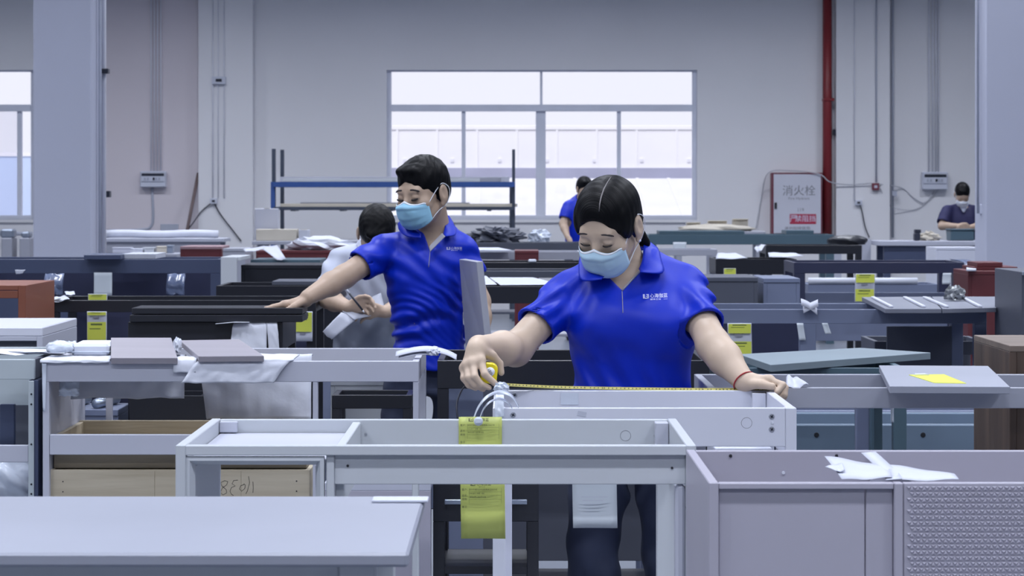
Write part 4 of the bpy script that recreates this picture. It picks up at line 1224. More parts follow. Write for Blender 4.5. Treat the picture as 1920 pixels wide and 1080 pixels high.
drape('plastic_film', 'narrow clear film strip hanging at the front left leg', 'film',
      [(YL - .004, zt - .004), (YL - .006, zt - .07), (YL - .007, zt - .15)], PXX(79, YL), PXX(88, YL), .001, M_PLASTIC, 4, seed=9, amp=.003, taper=.5)
# boards on top of the left cabinet
zl = ZA + .012
quad_board('cabinet_door', 'warm grey square board lying on the light grey cabinet, left of two', 'board', [P(208, 633, 7.15), P(321, 633, 7.15), P(333, 671, 6.84), P(208, 671, 6.84)], .019, M_GREYPANEL)
quad_board('cabinet_door', 'warm grey tilted board on the light grey cabinet, right of two', 'board', [P(337, 638, 7.16), P(449, 636, 7.16), P(495, 667, 6.84), P(372, 668, 6.84)], .018, M_GREYPANEL)
t = Thing('foam_block', 'white foam block beside the square grey board', 'foam block', (PXX(172, 7.05), 7.0, zl - .008))
t.box('block', -.056, .056, 0, .2, 0, .038, M_FOAM, .008, rot=(0, 0, .05))
t.box('wrap', -.058, .058, -.002, .202, .012, .016, M_PLASTIC, .001, rot=(0, 0, .05))
tag(link('foam_scrap', crumple_mesh(.012, .03, .03, 55, 3, .3), M_FOAM, None, (PXX(333, 7.05), 7.04, ZA + .03)), 'white foam scrap pinched between the two grey boards', 'foam scrap')
tag(link('plastic_bag', crumple_mesh(.042, .04, .022, 51, 3, .2), M_PLASTIC, None, (PXX(112, 6.98), 6.98, ZA + .032)), 'crumpled white plastic wrap at the left end of the light grey cabinet', 'plastic wrap')
tag(link('plastic_bag', crumple_mesh(.02, .03, .022, 52, 3, .28), M_PLASTIC, None, (PXX(134, 7.05), 7.06, ZA + .024)), 'small tangle of clear strapping next to the foam block', 'plastic wrap')
tag(link('foam_sheet', crumple_mesh(.16, .08, .008, 53, 3, .4), M_FOAM, None, (PXX(25, 7.1), 7.1, PZ(674, 6.9) + .009)), 'thin white foam on top of the mint cabinet', 'foam sheet')
# steel rolls inside the left cabinet
for (px, n_) in ((204, 'right'), (150, 'left')):
    tag(link('steel_roll', tube_mesh([(PXX(px - 24, 7.93), 7.93, PZ(768, 7.9) + .0175), (PXX(px + 14, 8.12), 8.12, PZ(768, 7.9) + .0175)], .017, 16), M_STEEL), 'shiny steel roll inside the light grey cabinet, %s of two' % n_, 'roll')
# things standing behind in the gap of the left cabinet
cabinet('black cabinet seen through the open left cabinet', 243, 385, 742, 7.78, M_BLACK, .22, .3, .03, shelf=())
cabinet('black trolley seen through the left cabinet beside the man leg', 622, 772, 741, 7.62, M_BLACK, .22, .045, .03, shelf=(.3, .6))
cabinet('pale grey low cabinet seen through the left cabinet opening', 618, 768, 712, 8.6, M_GREY, .3, .12, .03, solid=True)
cabinet('blue grey box low behind the steel rolls', 112, 222, 768, 7.9, M_BLUEGREY, .25, .3, .03, shelf=(), solid=True)

# white cloth hanging on the black cabinet
drape('cloth', 'white cloth hanging over the front of the black cabinet', 'cloth',
      [(8.16, K2.Z + .004), (8.06, K2.Z + .005), (8.035, K2.Z - .01), (8.03, K2.Z - .06), (8.025, K2.Z - .12)], PXX(445, 8.05), PXX(500, 8.05), .004, M_FOAM, 12, seed=12, amp=.008,
      skew=lambda u, v: .03 * (u - .5) * v - .012 * v)
drape('cloth', 'white twisted cloth strap beside the hanging white cloth', 'cloth',
      [(8.06, K2.Z + .006), (8.035, K2.Z - .004), (8.03, K2.Z - .05), (8.028, K2.Z - .11)], PXX(498, 8.05), PXX(518, 8.05), .004, M_FOAM, 6, seed=13, amp=.006, skew=lambda u, v: .015 * v)
tag(link('cloth_strip', strip_mesh([P(405, 607, 8.03), P(440, 604, 8.02), P(468, 604, 8.03)], (0, .03, 0), .002), M_FOAM), 'thin white strip on the rim of the black cabinet', 'strip')

# hanging tags -----------------------------------------------------------
def tag_card(label, px0, px1, y0, y1, Y, style='sheet', lean=0.0, group=None):
    """yellow work tag hanging in a clear sleeve; style: full (readable) or bands (small)"""
    wd = (px1 - px0) * Y / F; hd = (y1 - y0) * Y / F
    t = Thing('work_tag', label, 'tag', (PXX((px0 + px1) / 2, Y), Y, PZ(y1, Y)))
    def fn(u, v):
        return Vector(((u - .5) * wd + lean * (1 - v) * wd, .004 * math.sin(v * 2.5) + .002 * math.sin(u * 4), hd * v))
    if style == 'full':
        t.mesh('card', grid_mesh(fn, 6, 6, .0008), M_YELLOWSLV)
    elif style == 'pale':
        t.mesh('card', grid_mesh(fn, 6, 6, .0008), M_PAPERG)
    else:
        t.mesh('card', grid_mesh(fn, 6, 6, .0008), M_PAPER)
        for (a, b) in style:
            z0, z1_ = hd * (1 - b), hd * (1 - a)
            x0 = lean * (1 - (z0 + z1_) / 2 / hd) * wd
            t.box('yellow_form', x0 - wd * .47, x0 + wd * .47, -.0035, -.003, z0, z1_, M_YELLOW, 0)
            t.box('print_line', x0 - wd * .3, x0 + wd * .28, -.0042, -.0036, z1_ - (z1_ - z0) * .18, z1_ - (z1_ - z0) * .08, M_INKG, 0)
            t.box('print_line', x0 - wd * .36, x0 + wd * .2, -.0042, -.0036, z1_ - (z1_ - z0) * .4, z1_ - (z1_ - z0) * .35, M_INKG, 0)
            if z0 > hd * .1:
                t.box('print_stamp', x0 - wd * .2, x0 + wd * .12, -.0022, -.0016, z0 - hd * .085, z0 - hd * .03, M_INKGREY, 0)
    return t, wd, hd

def full_print(t, wd, hd, top, y=-.003):
    """printed work form: logo line, rows, rules (the square code is left out)"""
    k = wd
    z = lambda f: hd - (f + top) * k
    def tx(s, size, fx, fz, m=M_INK, al='LEFT', sq=1.0):
        t.mesh('lettering', text_mesh(s, size * k, m, al, .0001, sq), None, None, ((fx - .5) * k, y, z(fz)))
    # logo mark: bars with a square
    lx, lz = (.23 - .5) * k, z(.085)
    for dx, wq, hq in ((0, .012, .075), (.02, .012, .075), (.095, .012, .075)):
        t.box('logo_bar', lx + dx * k, lx + (dx + wq) * k, y - .0003, y, lz - hq * k / 2, lz + hq * k / 2, M_INK, 0)
    t.box('logo_bar', lx + .032 * k, lx + .09 * k, y - .0003, y, lz - .0375 * k, lz - .022 * k, M_INK, 0)
    t.box('logo_bar', lx + .055 * k, lx + .075 * k, y - .0003, y, lz - .005 * k, lz + .012 * k, M_INK, 0)
    tx('心海伽蓝', .085, .36, .085)
    tx('整体卫浴', .022, .42, .145, sq=1.6)
    tx('客户：', .058, .035, .21)
    tx('深圳市福田区彩田路整装卫浴之间', .042, .20, .205)
    tx('品名：', .058, .035, .345)
    tx('XH-2011 主柜（灰）', .040, .21, .295)
    tx('规格：', .058, .035, .425)
    tx('落地浴柜-浅灰罗马色', .040, .21, .375)
    tx('备注：', .058, .035, .60)
    for fz in (.255, .335, .425):
        t.box('rule', (.20 - .5) * k, (.93 - .5) * k, y - .0002, y, z(fz) - .0002, z(fz) + .0002, M_INKG, 0)
    t.box('rule', (.20 - .5) * k - .0002, (.20 - .5) * k + .0002, y - .0002, y, z(.52), z(.17), M_INKG, 0)
    t.box('rule', (.93 - .5) * k - .0002, (.93 - .5) * k + .0002, y - .0002, y, z(.52), z(.17), M_INKG, 0)

tA, wd, hd = tag_card('yellow printed work tag hanging inside the foreground cabinet', 860, 941, 782, 900, YA + DA - .024, 'full')
full_print(tA, wd, hd, -.02)
tB, wd, hd = tag_card('yellow printed work tag hanging below the foreground cabinet', 863, 946, 894, 1010, YA + .10, 'full', lean=.02)
full_print(tB, wd, hd, .08)
tC, wd, hd = tag_card('pale mint paper sheet hanging below the foreground cabinet', 1073, 1156, 893, 990, YA + .12, 'pale', lean=.02)
for k in range(3):
    tC.box('print_line', -wd * .3 + k * .003, wd * (.3 - .1 * k), -.004, -.0035, hd * (.6 - .07 * k), hd * (.6 - .07 * k) + .0012, M_PAPER, 0)
tag_card('yellow and white tag hanging from the blue grey cabinet rail', 1364, 1409, 606, 665, 9.585, ((.02, .32), (.58, .98)), .03)
tag_card('yellow and white tag hanging from the navy cabinet on the right', 1604, 1641, 513, 566, 14.48, ((.02, .32), (.55, .98)), -.05)
tag_card('yellow tag on the long black rail, pale form above it', 163, 200, 584, 642, 9.985, ((.02, .12), (.34, .92)), 0)
tag_card('small yellow tag end showing above the long black rail', 165, 201, 551, 563, 10.30, ((.1, .95),), 0)
tag_card('pale paper sheet hanging from the long navy cabinet', 176, 210, 511, 554, 13.76, 'pale')
tag_card('narrow yellow tag edge hanging under the black boards', 523, 540, 586, 652, 8.30, ((.05, .9),), 0)
tag_card('yellow and white tag hanging beside the writing man', 552, 586, 584, 640, 9.985, ((.03, .68),), 0)
tag_card('small yellow tag in the black cabinet right of the woman', 1357, 1380, 503, 518, 16.48, ((.05, .95),), 0)
tag_card('white card hanging from the long teal cabinet', 1262, 1287, 454, 480, 22.993, 'pale')
tag_card('white paper strip hanging from the navy cabinet right leg', 1768, 1784, 512, 533, 14.48, 'pale', -.1)
tag_card('white strip hanging from the blue grey cabinet rail, left of the leg', 1494, 1506, 606, 638, 9.585, 'pale', .4)
tag_card('grey strip hanging from the blue grey cabinet rail, right of the leg', 1541, 1552, 606, 626, 9.585, 'pale', .6)
tag_card('white twist of film hanging under the mid grey cabinet', 1671, 1676, 764, 792, YR + .30, 'pale')
# plastic zip strip arch tied to the white cabinet
def ribbon(name, label, cat, pts, wv, th, m):
    return tag(link(name, strip_mesh(smooth_path(pts, 6), wv, th), m), label, cat)
Yz = YA + DA + .03
ribbon('plastic_strap', 'clear plastic strap arching from the yellow tag to the white cabinet, outer', 'strap', [P(888, 785, Yz), P(896, 765, Yz), P(912, 745, Yz), P(935, 735, 5.22), P(958, 742, 5.24), P(972, 762, 5.25)], (0, .018, .006), .0012, M_PLASTIC)
ribbon('plastic_strap', 'clear plastic strap arching from the yellow tag to the white cabinet, inner', 'strap', [P(899, 785, Yz), P(906, 768, Yz), P(918, 754, Yz), P(936, 748, 5.22), P(952, 755, 5.24), P(960, 764, 5.25)], (0, .014, .004), .001, M_PLASTIC)
drape('plastic_wrap', 'white plastic wrap tied at the left corner of the white cabinet', 'plastic wrap', [(YW + .03, ZA + .034), (YW + .0, ZA + .028), (YW - .012, ZA + .0), (YW - .014, ZA - .02)], PXX(928, YW), PXX(945, YW), .002, M_PLASTIC, 6, seed=21, amp=.004)
tag(link('plastic_knot', crumple_mesh(.016, .012, .012, 61, 3, .4), M_PLASTIC, None, P(940, 727, YW + .02)), 'knot of white plastic under the measuring hand', 'plastic knot')
t = Thing('tape_roll_sticker', 'round clear sticker on top of the yellow work tag', 'sticker', P(897, 790, YA + DA - .04))
t.mesh('disc', tube_mesh([(0, 0, 0), (0, .001, 0)], .010, 18), M_PLASTIC)
t.box('fold', -.006, .006, -.002, 0, -.004, .006, M_PLASTIC, .001)
# white ribbons on the rim left of the measuring hand
for (pts, n_) in ((((742, 664), (775, 656), (805, 654), (835, 660), (856, 670)), 'upper'), (((748, 668), (780, 661), (806, 660)), 'lower'), (((806, 660), (812, 654), (820, 655)), 'knot of')):
    ribbon('paper_ribbon', 'white paper ribbon, %s one, on the black and grey cabinet rims' % n_, 'ribbon', [P(a, b, YL + .12) for a, b in pts], (0, .05, .012), .002, M_PAPER)
tag(link('paper_knot', crumple_mesh(.018, .02, .012, 63, 3, .4), M_PAPER, None, P(812, 662, YL + .10)), 'white knotted paper between the grey and black cabinets', 'paper knot')
# fan of papers on the bottom right cabinet
def paper_quad(label, q, m=M_PAPER, name='paper_sheet', cat='paper', sag=.006, th=.0008):
    a, b, c, d = q
    base = sum(q, Vector()) / 4
    def fn(u, v):
        p = (a * (1 - u) + b * u) * (1 - v) + (d * (1 - u) + c * u) * v
        return p - base + Vector((0, 0, sag * (math.sin(u * 5 + v * 3) * .5 + .5 * math.sin(u * 9))))
    return tag(link(name, grid_mesh(fn, 10, 4, th), m, None, base), label, cat)
zp = ZA + .004
pf = lambda px, py, Y: P(px, py, Y)
paper_quad('white paper sheets lying on the lavender cabinet, left pile', [pf(1546, 856, 4.30), pf(1664, 874, 4.22), pf(1673, 897, 3.98), pf(1578, 899, 3.97)], sag=.0022)
paper_quad('white paper sheets lying on the lavender cabinet, right pile', [pf(1662, 872, 4.23), pf(1790, 888, 4.1), pf(1798, 901, 3.96), pf(1674, 900, 3.97)], sag=.0022)
paper_quad('torn white paper corner left on the lavender cabinet papers', [pf(1547, 876, 4.1), pf(1580, 868, 4.16), pf(1584, 884, 4.04), pf(1568, 884, 4.04)], sag=.0015)
ribbon('paper_ribbon', 'white paper strip tying the papers on the lavender cabinet', 'ribbon', [pf(1628, 848, 4.4), pf(1650, 868, 4.25), pf(1672, 890, 4.05), pf(1676, 899, 3.96)], (.028, 0, .002), .0008, M_PAPER)
# paper on the mid grey cabinet by the right hand
paper_quad('white crumpled paper on the mid grey cabinet beside the right hand', [P(1474, 708, 6.25), P(1496, 706, 6.27), P(1516, 725, 5.9), P(1474, 727, 5.9)], sag=.008)
# ribbon knot on the blue grey cabinet
for (q, n_) in (([(1502, 566), (1516, 572), (1532, 584)], 'long'), ([(1534, 568), (1520, 574), (1506, 581)], 'crossing')):
    ribbon('paper_ribbon', 'white paper ribbon, %s end, on the blue grey cabinet rim' % n_, 'ribbon', [P(a, b, 9.58) for a, b in q], (0, .015, .028), .002, M_PAPER)
# papers at the end of the long black rail and others
paper_quad('white paper over the left end of the long black rail', [P(100, 560, 10.2), P(122, 553, 10.3), P(131, 563, 9.98), P(88, 566, 9.98)])
paper_quad('white paper hanging down left of the long black rail', [P(87, 562, 9.98), P(101, 561, 9.99), P(97, 585, 9.97), P(84, 585, 9.97)], sag=.002)
paper_quad('small white paper above the long black rail', [P(121, 547, 10.4), P(139, 546, 10.4), P(141, 553, 10.2), P(124, 553, 10.2)], sag=.002)
paper_quad('small pale paper on the front of the long navy cabinet', [P(28, 506, 13.797), P(48, 506, 13.797), P(42, 513, 13.796), P(30, 514, 13.796)], sag=.001)
paper_quad('white sheet on the black cabinet with small yellow tag', [P(1345, 475, 17.0), P(1380, 474, 17.0), P(1402, 485, 16.5), P(1342, 485, 16.5)], sag=.004)
paper_quad('second white sheet on the black cabinet with small yellow tag', [P(1440, 474, 17.0), P(1492, 474, 17.0), P(1506, 481, 16.5), P(1442, 482, 16.5)], sag=.004)
paper_quad('white glove-like paper left of the rounded black cover', [P(1414, 466, 18.5), P(1428, 458, 18.7), P(1436, 461, 18.6), P(1420, 474, 18.4)], sag=.01)
paper_quad('white papers on the grey block beside the writing man', [P(486, 463, 15.2), P(520, 460, 15.3), P(536, 486, 14.95), P(520, 488, 14.95)], sag=.004)
paper_quad('white papers hanging left on the grey block cabinet', [P(455, 468, 15.0), P(492, 462, 15.1), P(496, 468, 15.0), P(460, 472, 14.9)], sag=.004)
tag(link('black_cover', crumple_mesh(.16, .14, .05, 71, 3, .12), M_BLACK, None, (PXX(1592, 18.6), 18.7, PZ(460, 18.5) + .031)), 'rounded black cover lying on the back row cabinet', 'cover')
for i, (a, b, py) in enumerate(((1516, 1600, 527), (1600, 1720, 527))):
    tag(link('white_roll', tube_mesh([(PXX(a, 15.61), 15.612, PZ(533, 15.6) + .0222), (PXX(b, 15.61), 15.612, PZ(533, 15.6) + .0222)], .022, 12), M_FOAM), 'white foam roll behind the navy cabinet, %s of two' % ('left', 'right')[i], 'roll')
drape('film_sheet', 'blue grey plastic film hanging over the navy cabinet right end', 'film', [(14.95, PZ(492, 14.5) + .005), (14.7, PZ(492, 14.5) + .006), (14.5, PZ(494, 14.5)), (14.47, PZ(505, 14.5)), (14.46, PZ(532, 14.5))], PXX(1806, 14.5), PXX(1826, 14.5), .002, M_PLASTICB, 8, seed=31, amp=.02, skew=lambda u, v: .03 * v)
drape('film_sheet', 'blue grey plastic film hanging inside the long navy cabinet, left one', 'film', [(13.95, PZ(513, 13.9)), (13.9, PZ(530, 13.9)), (13.9, PZ(553, 13.9))], PXX(82, 13.9), PXX(118, 13.9), .002, M_PLASTICB, 8, seed=32, amp=.02)
drape('film_sheet', 'blue grey plastic film hanging inside the long navy cabinet, right one', 'film', [(13.95, PZ(513, 13.9)), (13.9, PZ(530, 13.9)), (13.9, PZ(553, 13.9))], PXX(312, 13.9), PXX(346, 13.9), .002, M_PLASTICB, 8, seed=33, amp=.02)
tag(link('foil_bag', crumple_mesh(.03, .03, .025, 81, 4, .5), M_FOIL, None, (PXX(672, 5.7), 5.72, PZ(905, 5.6) + .016)), 'crumpled silver bag under the foreground cabinet', 'bag')
tag(link('paper_scrap', box_mesh(.09, .05, .004, M_PAPER, .001), None, None, (PXX(752, 3.72), 3.70, ZA + .0025)), 'white paper scrap on the nearest pale table top', 'paper scrap')
# black strap hanging from the tape measure
tag(link('wrist_strap', strip_mesh(smooth_path([P(873, 722, 5.74), P(864, 735, 5.72), P(857, 755, 5.70), P(857, 775, 5.69), P(861, 800, 5.69)], 6), (.004, .005, 0), .0015), M_DARK), 'black strap hanging from the tape measure', 'strap')
# ------------------------------------------------------------------ implicit surfaces for bodies and clothes
A3 = lambda v: np.array((v[0], v[1], v[2]), dtype=np.float64)
class Sdf:
    def __init__(s):
        s.ops = []; s.lo = np.full(3, 1e9); s.hi = np.full(3, -1e9)
    def _grow(s, p, r):
        s.lo = np.minimum(s.lo, p - r); s.hi = np.maximum(s.hi, p + r)
    def cap(s, a, b, ra, rb=None, k=.01, sub=False):
        a, b = A3(a), A3(b); rb = ra if rb is None else rb
        ab = b - a; L2 = max(float(ab @ ab), 1e-9)
        def f(p):
            d = p - a
            t = np.clip((d @ ab) / L2, 0, 1)
            d = d - t[:, None] * ab
            return np.sqrt(np.einsum('ij,ij->i', d, d)) - (ra + (rb - ra) * t)
        if not sub: s._grow(a, ra); s._grow(b, rb)
        s.ops.append((f, k, sub)); return s
    def chain(s, pts, rs, k=.01):
        for i in range(len(pts) - 1):
            s.cap(pts[i], pts[i + 1], rs[i], rs[i + 1], k if i == 0 else .002)
        return s
    def ell(s, c, r, M=None, k=.01, sub=False):
        c = A3(c); r = np.array(r, float); M = np.eye(3) if M is None else np.array(M)
        def f(p):
            q = (p - c) @ M
            k0 = np.sqrt((((q / r)) ** 2).sum(1)); k1 = np.sqrt((((q / (r * r))) ** 2).sum(1)) + 1e-9
            return k0 * (k0 - 1) / k1
        if not sub: s._grow(c, r.max())
        s.ops.append((f, k, sub)); return s
    def loft(s, secs, k=.01, n=2.3, sub=False, o=(0, 0, 0)):
        """stack of superellipse sections: (z, cx, cy, a, b)"""
        S = np.array(sorted(secs), float)
        if len(S) > 2:                                        # smooth the section table
            z_ = S[:, 0]; m_ = np.gradient(S, z_, axis=0); out = []
            for i in range(len(S) - 1):
                h_ = z_[i + 1] - z_[i]
                for t in np.linspace(0, 1, 8, endpoint=False):
                    out.append((2 * t ** 3 - 3 * t ** 2 + 1) * S[i] + (t ** 3 - 2 * t ** 2 + t) * h_ * m_[i] + (-2 * t ** 3 + 3 * t ** 2) * S[i + 1] + (t ** 3 - t ** 2) * h_ * m_[i + 1])
            out.append(S[-1]); S = np.array(out)
        z = S[:, 0]; o = A3(o)
        def f(p):
            q = p - o
            zc = np.clip(q[:, 2], z[0], z[-1])
            cx, cy, a, b = (np.interp(zc, z, S[:, i]) for i in (1, 2, 3, 4))
            e = ((np.abs(q[:, 0] - cx) / a) ** n + (np.abs(q[:, 1] - cy) / b) ** n) ** (1 / n)
            d = (e - 1) * np.minimum(a, b)
            dz = np.maximum(z[0] - q[:, 2], q[:, 2] - z[-1])
            return np.where(dz > 0, np.sqrt(np.maximum(d, 0) ** 2 + dz ** 2), np.maximum(d, dz))
        for q in S:
            s._grow(o + np.array((q[1], q[2], q[0])), max(q[3], q[4]))
        s.ops.append((f, k, sub)); return s
    def fn(s, f, k=0, mode='add'):
        s.ops.append((f, k, mode)); return s
    def ev(s, p, act=None):
        d = np.full(len(p), 1.0)
        for i, (f, k, sub) in enumerate(s.ops):
            if act is not None and not act[i]: continue
            if sub == 'add': d = d + f(p); continue
            if sub == 'max': d = np.maximum(d, f(p)); continue
            e = f(p)
            if sub:
                h = np.clip(.5 - .5 * (d + e) / max(k, 1e-6), 0, 1)
                d = d * (1 - h) - e * h + k * h * (1 - h)
            else:
                h = np.clip(.5 + .5 * (e - d) / max(k, 1e-6), 0, 1)
                d = e * (1 - h) + d * h - k * h * (1 - h)
        return d
    def mesh(s, vox, lo=None, hi=None, name='body'):
        B = 12
        lo = (s.lo if lo is None else np.array(lo, float)) - 3 * vox
        hi = (s.hi if hi is None else np.array(hi, float)) + 3 * vox
        nb = np.ceil((hi - lo) / (vox * B)).astype(int)
        dim = nb * B + 1
        V = np.full(dim, 1.0, np.float32)
        ii = np.stack(np.meshgrid(*[np.arange(n) for n in nb], indexing='ij'), -1).reshape(-1, 3)
        cen = lo + (ii + .5) * B * vox
        diag = B * vox * .87
        D = np.zeros((len(s.ops), len(cen)))
        for i, (f, k, sub) in enumerate(s.ops):
            if sub in ('add', 'max'): D[i] = -1; continue
            D[i] = f(cen)
        full = s.ev(cen)
        g = np.stack(np.meshgrid(*[np.arange(B + 1)] * 3, indexing='ij'), -1).reshape(-1, 3) * vox
        for j in range(len(cen)):
            i0 = ii[j] * B
            if abs(full[j]) > diag * 1.5 + .012:
                V[i0[0]:i0[0] + B + 1, i0[1]:i0[1] + B + 1, i0[2]:i0[2] + B + 1] = np.float32(full[j])
        for j in range(len(cen)):
            if abs(full[j]) > diag * 1.5 + .012: continue
            i0 = ii[j] * B
            p = lo + i0 * vox + g
            act = D[:, j] < diag * 1.6 + .03
            V[i0[0]:i0[0] + B + 1, i0[1]:i0[1] + B + 1, i0[2]:i0[2] + B + 1] = s.ev(p, act).reshape(B + 1, B + 1, B + 1)
        return surface_nets(V, lo, vox, name)

def surface_nets(V, lo, vox, name):
    ins = V < 0
    c = np.zeros(tuple(n - 1 for n in V.shape), np.int8)
    for dx in (0, 1):
        for dy in (0, 1):
            for dz in (0, 1):
                c += ins[dx:V.shape[0] - 1 + dx, dy:V.shape[1] - 1 + dy, dz:V.shape[2] - 1 + dz]
    cell = np.argwhere((c > 0) & (c < 8))
    idx = np.full(c.shape, -1, np.int32)
    idx[cell[:, 0], cell[:, 1], cell[:, 2]] = np.arange(len(cell))
    cor = {}
    for dx in (0, 1):
        for dy in (0, 1):
            for dz in (0, 1):
                cor[dx, dy, dz] = V[cell[:, 0] + dx, cell[:, 1] + dy, cell[:, 2] + dz]
    acc = np.zeros((len(cell), 3)); cnt = np.zeros(len(cell))
    ks = list(cor)
    for a in ks:
        for ax in range(3):
            if a[ax]: continue
            b = list(a); b[ax] = 1; b = tuple(b)
            va, vb = cor[a], cor[b]
            m = (va < 0) != (vb < 0)
            t = np.where(m, va / np.where(m, va - vb, 1), 0)
            pt = np.array(a, float)[None] + 0 * acc
            pt[:, ax] = t
            acc[m] += pt[m]; cnt[m] += 1
    pos = lo + (cell + acc / cnt[:, None]) * vox
    quads = []
    for ax in range(3):
        u, v = (ax + 1) % 3, (ax + 2) % 3
        s0 = [slice(None)] * 3; s1 = [slice(None)] * 3
        s0[ax] = slice(0, -1); s1[ax] = slice(1, None)
        a, b = ins[tuple(s0)], ins[tuple(s1)]
        e = np.argwhere(a != b)
        ok = (e[:, u] > 0) & (e[:, v] > 0) & (e[:, u] < V.shape[u] - 1) & (e[:, v] < V.shape[v] - 1)
        e = e[ok]
        flip = a[e[:, 0], e[:, 1], e[:, 2]]
        def cidx(du, dv):
            q = e.copy(); q[:, u] -= du; q[:, v] -= dv
            return idx[q[:, 0], q[:, 1], q[:, 2]]
        q = np.stack([cidx(1, 1), cidx(0, 1), cidx(0, 0), cidx(1, 0)], 1)
        q[~flip] = q[~flip][:, ::-1]
        quads.append(q)
    q = np.concatenate(quads)
    # one light relaxation pass
    for it in range(2):
        acc = np.zeros_like(pos); n_ = np.zeros(len(pos))
        for k in range(4):
            np.add.at(acc, q[:, k], pos[q[:, (k + 1) % 4]]); np.add.at(n_, q[:, k], 1)
            np.add.at(acc, q[:, k], pos[q[:, (k - 1) % 4]]); np.add.at(n_, q[:, k], 1)
        pos = pos * .5 + .5 * acc / np.maximum(n_, 1)[:, None]
    me = bpy.data.meshes.new(name)
    me.vertices.add(len(pos)); me.vertices.foreach_set('co', pos.ravel())
    me.loops.add(q.size); me.loops.foreach_set('vertex_index', q.ravel().astype(np.int32))
    me.polygons.add(len(q))
    me.polygons.foreach_set('loop_start', np.arange(0, q.size, 4, dtype=np.int32))
    me.polygons.foreach_set('loop_total', np.full(len(q), 4, np.int32))
    me.polygons.foreach_set('use_smooth', np.ones(len(q), bool))
    me.update(); me.validate()
    return me

# ------------------------------------------------------------------ heads
def head_frame(yaw, pitch, roll=0.0):
    """yaw: to the image left, pitch: down; columns = local x (image left), y (face), z (up)"""
    y, p = math.radians(yaw), math.radians(pitch)
    f = Vector((-math.sin(y) * math.cos(p), -math.cos(y) * math.cos(p), -math.sin(p)))
    hz = Vector((-math.sin(y), -math.cos(y), 0))
    u = hz * math.sin(p) + Vector((0, 0, 1)) * math.cos(p)
    R = Matrix.Rotation(math.radians(roll), 3, f)
    u = R @ u
    x = f.cross(u)
    return np.array(((x.x, f.x, u.x), (x.y, f.y, u.y), (x.z, f.z, u.z)))

def add_head(S, c, M, s=1.0, male=False):
    c = A3(c)
    L = lambda x, y, z: c + M @ (np.array((x, y, z)) * s)
    R = lambda *r: [v * s for v in r]
    S.ell(L(0, -.012, .034), R(.072, .094, .079), M, .02)
    S.ell(L(0, .032, -.018), R(.062, .060, .084), M, .025)
    S.ell(L(0, .036, -.066), R(.046 if not male else .052, .048, .046), M, .025)
    S.ell(L(0, .072, -.098), R(.019 if not male else .023, .016, .016), M, .022)
    for e in (-1, 1):
        S.ell(L(e * .040, .058, -.030), R(.024, .022, .022), M, .02)
        S.cap(L(e * .050, .0, -.055), L(e * .030, .05, -.092), .014 * s, .012 * s, .025)
    S.cap(L(-.034, .077, .017), L(.034, .077, .017), .0125 * s, None, .016)
    for e in (-1, 1):
        S.ell(L(e * .031, .101, -.002), R(.019, .014, .0095), M, .010, True)
    for e in (-1, 1):
        S.ell(L(e * .031, .0775, -.003), R(.0155, .0145, .0125), M, .004)
    S.cap(L(0, .086, .006), L(0, .107, -.034), .0075 * s, .0115 * s, .012)
    for e in (-1, 1):
        S.ell(L(e * .0115, .098, -.039), R(.0085, .010, .0075), M, .006)
    S.ell(L(0, .086, -.066), R(.022, .012, .010), M, .012)
    for e in (-1, 1):                                          # ears
        S.ell(L(e * .078, -.014, -.010), R(.0095, .022, .036), M, .006)
        S.ell(L(e * .090, -.008, -.004), R(.009, .011, .021), M, .004, True)
        S.ell(L(e * .076, -.004, -.042), R(.007, .008, .011), M, .004)
    return L

def strand_attr(me, c, M, ky, kz, kx=0.0):
    co = np.zeros(len(me.vertices) * 3); me.vertices.foreach_get('co', co)
    q = (co.reshape(-1, 3) - A3(c)) @ M
    at = me.attributes.new('strand', 'FLOAT', 'POINT')
    at.data.foreach_set('value', (q[:, 1] * ky + q[:, 2] * kz + np.abs(q[:, 0]) * kx).astype(np.float32))

def face_parts(t, L, s, M, brow=M_BROW, kb=1.0, ke=1.0):
    for e in (-1, 1):
        n = 9
        pts = []
        for i in range(n):
            u = i / (n - 1) * 2 - 1
            pts.append(L(e * .031 + u * .0150, .0925 - .0040 * u * u - .0015 * abs(u) + .0006, -.0088 - .0022 * (1 - u * u) + .002 * u * e))
        t.mesh('eyelash_line', tube_mesh(pts, [.0005 * s] + [.0013 * s * ke] * (n - 2) + [.0006 * s], 6), M_LASH)
        pts = []
        for i in range(n):
            u = i / (n - 1) * 2 - 1
            x = e * .033 + u * .019
            pts.append(L(x, .0893 - .0055 * (u * e * .5 + .5) ** 2 - .002 * (u * e > 0) * u * u, .0190 + .0036 * (1 - u * u) - .003 * u * e))
        t.mesh('eyebrow', tube_mesh(pts, [.0012 * s * kb] + [.0022 * s * kb] * (n - 3) + [.0018 * s * kb, .0009 * s], 6), brow)

